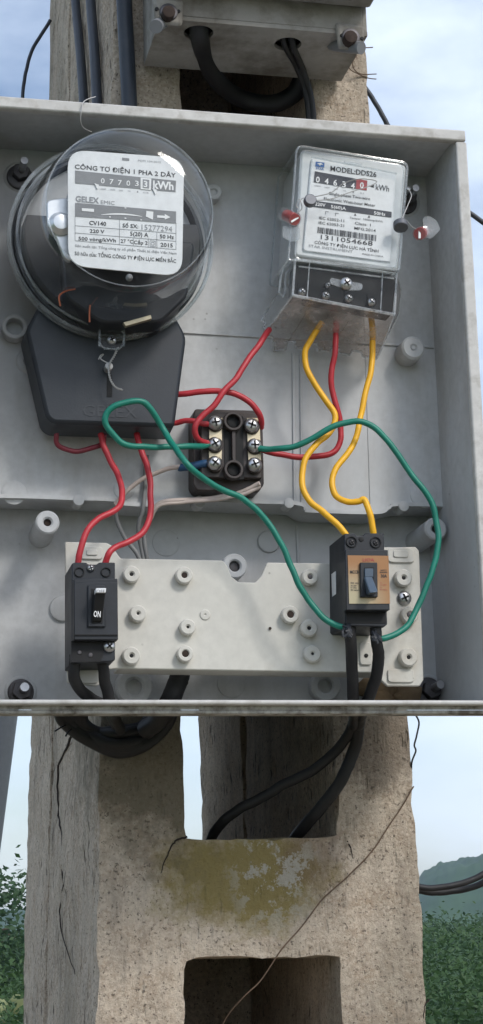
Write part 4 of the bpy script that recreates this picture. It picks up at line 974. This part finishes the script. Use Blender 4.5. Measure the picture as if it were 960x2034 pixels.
wire('black_cable', [(693, 1225, -.070), (696, 1260, -.070), (699, 1300, -.062), (701, 1350, -.045), (702, 1398, -.02), (704, 1420, .04), (702, 1442, .068)], 11.5, 'cable', 'straight black cable under the copper-labelled breaker', G)
wire('black_cable', [(744, 1225, -.070), (748, 1262, -.070), (752, 1300, -.060), (747, 1345, -.045), (728, 1396, -.02), (718, 1420, .04), (713, 1442, .068)], 11.5, 'cable', 'curved black cable under the copper-labelled breaker', G)
for x, y in ((690, 1248), (748, 1262)):
    rn = random.Random(x); mb = MB()
    for k in range(9):
        a = P(x+rn.uniform(-10, 8), y+rn.uniform(-8, 6), -.078); b_ = P(x+rn.uniform(-12, 12), y+rn.uniform(4, 22), -.083)
        mb.tube([a, a.lerp(b_, .5)+Vector((rn.uniform(-.002, .002), -.002, 0)), b_], .0013, 6, 4)
    solo('tape_wrap', mb, M['black'], 'ragged black tape on the '+('straight' if x < 700 else 'curved')+' black cable under the copper-labelled breaker', 'tape')
# cables below the box, in front of the gap
wire('black_cable', [(702, 1436, .066), (686, 1470, .082), (655, 1503, .090), (612, 1536, .098), (560, 1560, .108), (515, 1588, .118), (468, 1612, .128), (430, 1648, .145), (412, 1690, .2)], 11, 'cable', 'upper black cable slanting across the gap to the mossy crossbar', G)
wire('black_cable', [(713, 1436, .066), (704, 1485, .082), (680, 1545, .088), (640, 1602, .102), (602, 1645, .125), (575, 1685, .17)], 13, 'cable', 'lower black cable dropping behind the mossy crossbar', G)
rn = random.Random(11)
for k in range(7):
    d = k*7
    pts = [(118+d*1.1, 1405, .075), (128+d, 1432+d*.1, .083), (165+d*.8, 1462-d*.2, .086), (230+d*.2, 1492-d*1.0, .085-.003*(k % 3)), (290-d*.2, 1478-d*.9, .085), (330-d*.7, 1440-d*.5, .083), (345-d, 1405, .075)]
    wire('black_cable', pts, 14-k*.6, 'cable', ('outermost', 'second', 'third', 'fourth', 'fifth', 'sixth', 'innermost')[k]+' loop of the black cable coil between box and pole', 'cable loops behind the box bottom')
wire('thin_wire', [(132, 1440, .08), (122, 1445, .07), (110, 1452, .062)], 1.6, 'cable', 'short black wire stub sticking out of the cable coil')
wire('thin_wire', [(142, 1448, .08), (135, 1455, .07), (131, 1462, .066)], 1.8, 'cable', 'stubby black wire end below the cable coil')
# rusty wire slanting over the pole
wire('rusty_wire', [(822, 1562, .097), (800, 1600, .096), (770, 1645, .096), (740, 1690, .096), (690, 1742, .096), (642, 1785, .096), (600, 1840, .096), (560, 1885, .094), (520, 1945, .10), (490, 1975, .10), (462, 2005, .11), (440, 2040, .12), (425, 2080, .14)], 1.5, 'rootwire', 'thin rusty wire slanting across the mossy crossbar and lower opening')
wire('thin_wire', [(826, 1420, .09), (833, 1436, .10), (828, 1462, .10), (823, 1480, .10), (826, 1492, .10), (819, 1512, .10), (817, 1530, .103)], 1.9, 'cable', 'thin black wavy wire hanging at the pole edge below the box')
# conduits up the left leg
G = 'cables running up the pole'
YV = .09
for (x0, x1, r, Yc, lab, mt) in ((161, 180, 8.5, None, 'slim dark cable on the pole side farthest from the upper box', 'blue_cable'), (192, 207, 9.5, None, 'middle dark cable of three running up the pole', 'blue_cable'), (247, 258, 15, None, 'thick blue-black cable running up the pole corner', 'blue_cable')):
    if x0 < 230:
        def sp(px, py, o=.006):
            q = side_pt(px, py); return q+Vector((-o, 0, 0))
        p3 = [sp(x0-(x1-x0)*.8, -200), sp(x0, 0), sp((x0+x1)/2+1, 110), sp(x1, 230), sp(x1+10, 420)]
    else: p3 = [P(x0-6, -200, .085), P(x0, 0, .088), P((x0+x1)/2, 110, .088), P(x1, 230, .088), P(x1+4, 420, .088)]
    mb = MB(); rr2 = r*abs(ray(1, 0).x*0+1)*(p3[1]-CAM).length/FPX; mb.tube(p3, rr2, 14, 7)
    solo('black_cable', mb, M[mt], lab, 'cable', G, smooth=70)
wire('black_cable', [(100, 40, .66), (84, 66, .66), (65, 100, .66), (52, 140, .66), (46, 190, .66), (50, 260, .66), (90, 380, .66)], 5.5, 'blue_cable', 'cable bowing out to the side of the pole farthest from the upper box bolt')
wire('black_cable', [(690, 130, .68), (728, 178, .68), (752, 214, .68), (778, 262, .68), (830, 330, .68), (900, 398, .68), (940, 428, .68), (990, 462, .68), (1100, 530, .68)], 8, 'blue_cable', 'dark cable emerging behind the pole and passing behind the box corner')
wire('black_cable', [(760, 1740, .80), (838, 1762, .80), (880, 1762, .80), (925, 1752, .80), (968, 1732, .80), (1060, 1670, .80), (1200, 1560, .8)], 10, 'cable', 'upper of two black cables drooping behind the pole in front of the hill', 'drooping cables beside the pole')
wire('black_cable', [(760, 1748, .82), (838, 1770, .82), (880, 1772, .82), (925, 1766, .82), (968, 1749, .82), (1060, 1690, .82), (1200, 1590, .82)], 10, 'cable', 'lower of two black cables drooping behind the pole in front of the hill', 'drooping cables beside the pole')

# ------------------------------------------------------------------ upper box on the pole
YU = 0.005
ub = thing('upper_meter_box', 'dirty grey meter box higher up the pole with cable holes in its underside', 'meter box', P(500, 100, .09))
M['ubox'] = plastic('dirty_grey_plastic', (.30, .285, .26), .65, .12, 12, .8, (.10, .085, .065), 18, .2, 200, .25, (.45, .66))
xl, xr = P(318, 40, YU).x, P(727, 0, YU).x; zb = P(500, 52, YU).z
# underside plate with two holes: build by lofting around the holes
c1, c2 = None, None
def zplane(px, py, z):
    d = ray(px, py); return CAM+d*((z-CAM.z)/d.z)
h1, h2 = zplane(396, 62, zb), zplane(572, 88, zb)
yb_ = .094
def plate_with_holes(z0, z1):
    mb = MB(); n = 24
    xm = (h1.x+h2.x)/2
    for (a, b_, h, r) in ((xl, xm, h1, .0135), (xm, xr, h2, .0125)):
        hy = min(max(h.y, YU+.02), yb_-.02)
        for z in (z0, z1):
            pass
        circ = [Vector((h.x+math.cos(t)*r, hy+math.sin(t)*r, 0)) for t in [2*math.pi*i/n for i in range(n)]]
        sq = []
        for c in circ:
            d = Vector((c.x-h.x, c.y-hy, 0)).normalized(); k = 1e9
            if d.x > 1e-6: k = min(k, (b_-h.x)/d.x)
            if d.x < -1e-6: k = min(k, (a-h.x)/d.x)
            if d.y > 1e-6: k = min(k, (yb_-hy)/d.y)
            if d.y < -1e-6: k = min(k, (YU-hy)/d.y)
            sq.append(Vector((h.x, hy, 0))+d*k)
        corners = [Vector((x, y, 0)) for x in (a, b_) for y in (YU, yb_)]
        for c in corners:       # snap the nearest ring point to each corner
            i = min(range(n), key=lambda q: (sq[q]-c).length); sq[i] = c
        V = [Vector((p.x, p.y, z)) for z in (z0, z1) for p in circ+sq]
        F = []
        for i in range(n):
            j = (i+1) % n
            F += [[i, j, n+j, n+i], [2*n+i, 3*n+i, 3*n+j, 2*n+j], [i, 2*n+i, 2*n+j, j], [n+i, n+j, 3*n+j, 3*n+i]]
        mb.add(V, F)
    return mb
part('underside', plate_with_holes(zb, zb+.004), M['ubox'], ub)
part('front_panel', MB().box((xl+.004, YU, zb+.0042), (xr-.004, YU+.005, zb+.30)), M['ubox'], ub, bev=.001)
part('side_panel', MB().box((xl, YU+.001, zb+.0042), (xl+.0038, yb_, zb+.30)), M['ubox'], ub); part('side_panel', MB().box((xr-.0038, YU+.001, zb+.0042), (xr, yb_, zb+.30)), M['ubox'], ub)
part('back_panel', MB().box((xl+.004, yb_-.004, zb+.0042), (xr-.004, yb_, zb+.298)), M['ubox'], ub)
part('top_panel', MB().box((xl, YU, zb+.3002), (xr, yb_, zb+.305)), M['ubox'], ub)
part('door', MB().box((xl-.003, YU-.030, zb+.026), (xr+.003, YU-.002, zb+.310)), M['ubox'], ub, bev=.003)
part('hinge', MB().box((xr-.075, YU-.0315, zb+.0225), (xr-.020, YU-.020, zb+.0258)), M['dark_steel'], ub)
def lug(x, y, nuts):
    a = P(x, y, YU-.004)
    part('mounting_lug', MB().prism([Vector((a.x+dx_, YU-.004, a.z+dz)) for dx_, dz in ((-.012, -.012), (.012, -.012), (.014, .012), (-.014, .014))], YU+.002), M['ubox'], ub, bev=.003)
    q = part('bolt', MB().disc(x, y, 13, YU-.013, YU-.003, 12, .1), M['rust'], ub); part('washer', MB().disc(x, y, 18, YU-.0065, YU-.0035, 24), M['dark_steel'], q)
lug(336, 22, 1); lug(698, 72, 1)
for x, y in ((312, 17), (355, 22), (680, 70), (720, 76)): part('hole', MB().disc(x, y, 4, YU-.0048, YU-.003, 10), M['dark_slot'], ub)
part('rubber_plug', MB().tube([P(660, 88, .03), P(690, 93, .01), P(718, 95, -.004)], 12*sc(700, 95, .02), 18, 0), M['midgrey'], ub)
part('rubber_plug', MB().tube([P(330, 40, .03), P(318, 47, .01), P(310, 53, -.006)], 13*sc(310, 56, .02), 18, 0), M['midgrey'], ub)
def wire3(name, p3, r_px, mat_, label, group=None):
    mb = MB(); mb.tube(p3, r_px*sc(480, 900, -.05), 12, 7); return solo(name, mb, M[mat_], label, 'cable', group, smooth=70)
U = Vector((0, 0, 1))
def hole_pts(h, dx_=0): hy = min(max(h.y, YU+.02), yb_-.02); q = Vector((h.x+dx_, hy, zb)); return [q+U*.05, q+U*.004]
wire3('black_cable', hole_pts(h1)+[P(*p) for p in ((408, 112, .075), (432, 160, .11), (480, 196, .14), (540, 206, .14), (585, 185, .13), (605, 140, .12), (612, 110, .14))], 21, 'cable', 'thick black cable looping out of the upper box hole into the pole opening')
wire3('black_cable', hole_pts(h2, -.004)+[P(*p) for p in ((588, 130, .07), (603, 170, .082), (612, 215, .086), (615, 300, .09))], 6.5, 'cable', 'slimmer cable of the pair hanging from the upper box hole near the thick loop', 'cable pair from the upper box')
wire3('black_cable', hole_pts(h2, .004)+[P(*p) for p in ((600, 134, .07), (614, 178, .082), (622, 225, .086), (625, 300, .09))], 7.5, 'cable', 'thicker cable of the pair hanging from the upper box, beside the bare concrete leg', 'cable pair from the upper box')
for pts, lab in (([(720, 95, .0), (732, 95, .0), (741, 94, .0)], 'tiny wire end poking out of the upper box plug'), ([(694, 108, .095), (690, 122, .092), (696, 138, .092), (712, 147, .096), (732, 155, .10), (748, 157, .10)], 'fine curved wire hanging on the pole below the upper box lug'),
                 ([(709, 110, .095), (701, 125, .092), (706, 140, .094), (722, 148, .098), (748, 147, .10)], 'second fine wire with its tip past the pole edge')):
    wire('thin_wire', pts, 1.2, 'rootwire', lab)
wire('thin_wire', [(190, 192, -.082), (176, 196, -.084), (166, 204, -.086), (162, 222, -.086), (160, 240, -.084), (166, 254, -.08), (182, 262, -.076)], 1.0, 'twine', 'thin twisted wire hanging over the top rim above the dome')

# ------------------------------------------------------------------ damp air between the pole and the far hill
hz = MB().box((-900, -40, -6), (900, 700, 60))
t = NT('humid_air'); pv = t.n('ShaderNodeVolumePrincipled')
pv.inputs['Color'].default_value = (.80, .93, 1.0, 1); pv.inputs['Density'].default_value = .00055; pv.inputs['Anisotropy'].default_value = .2
t.l(pv.outputs[0], t.out.inputs['Volume'])
solo('haze', hz, t.m, 'thin bluish humid haze hanging over the whole valley', 'haze', kind='stuff', smooth=0)
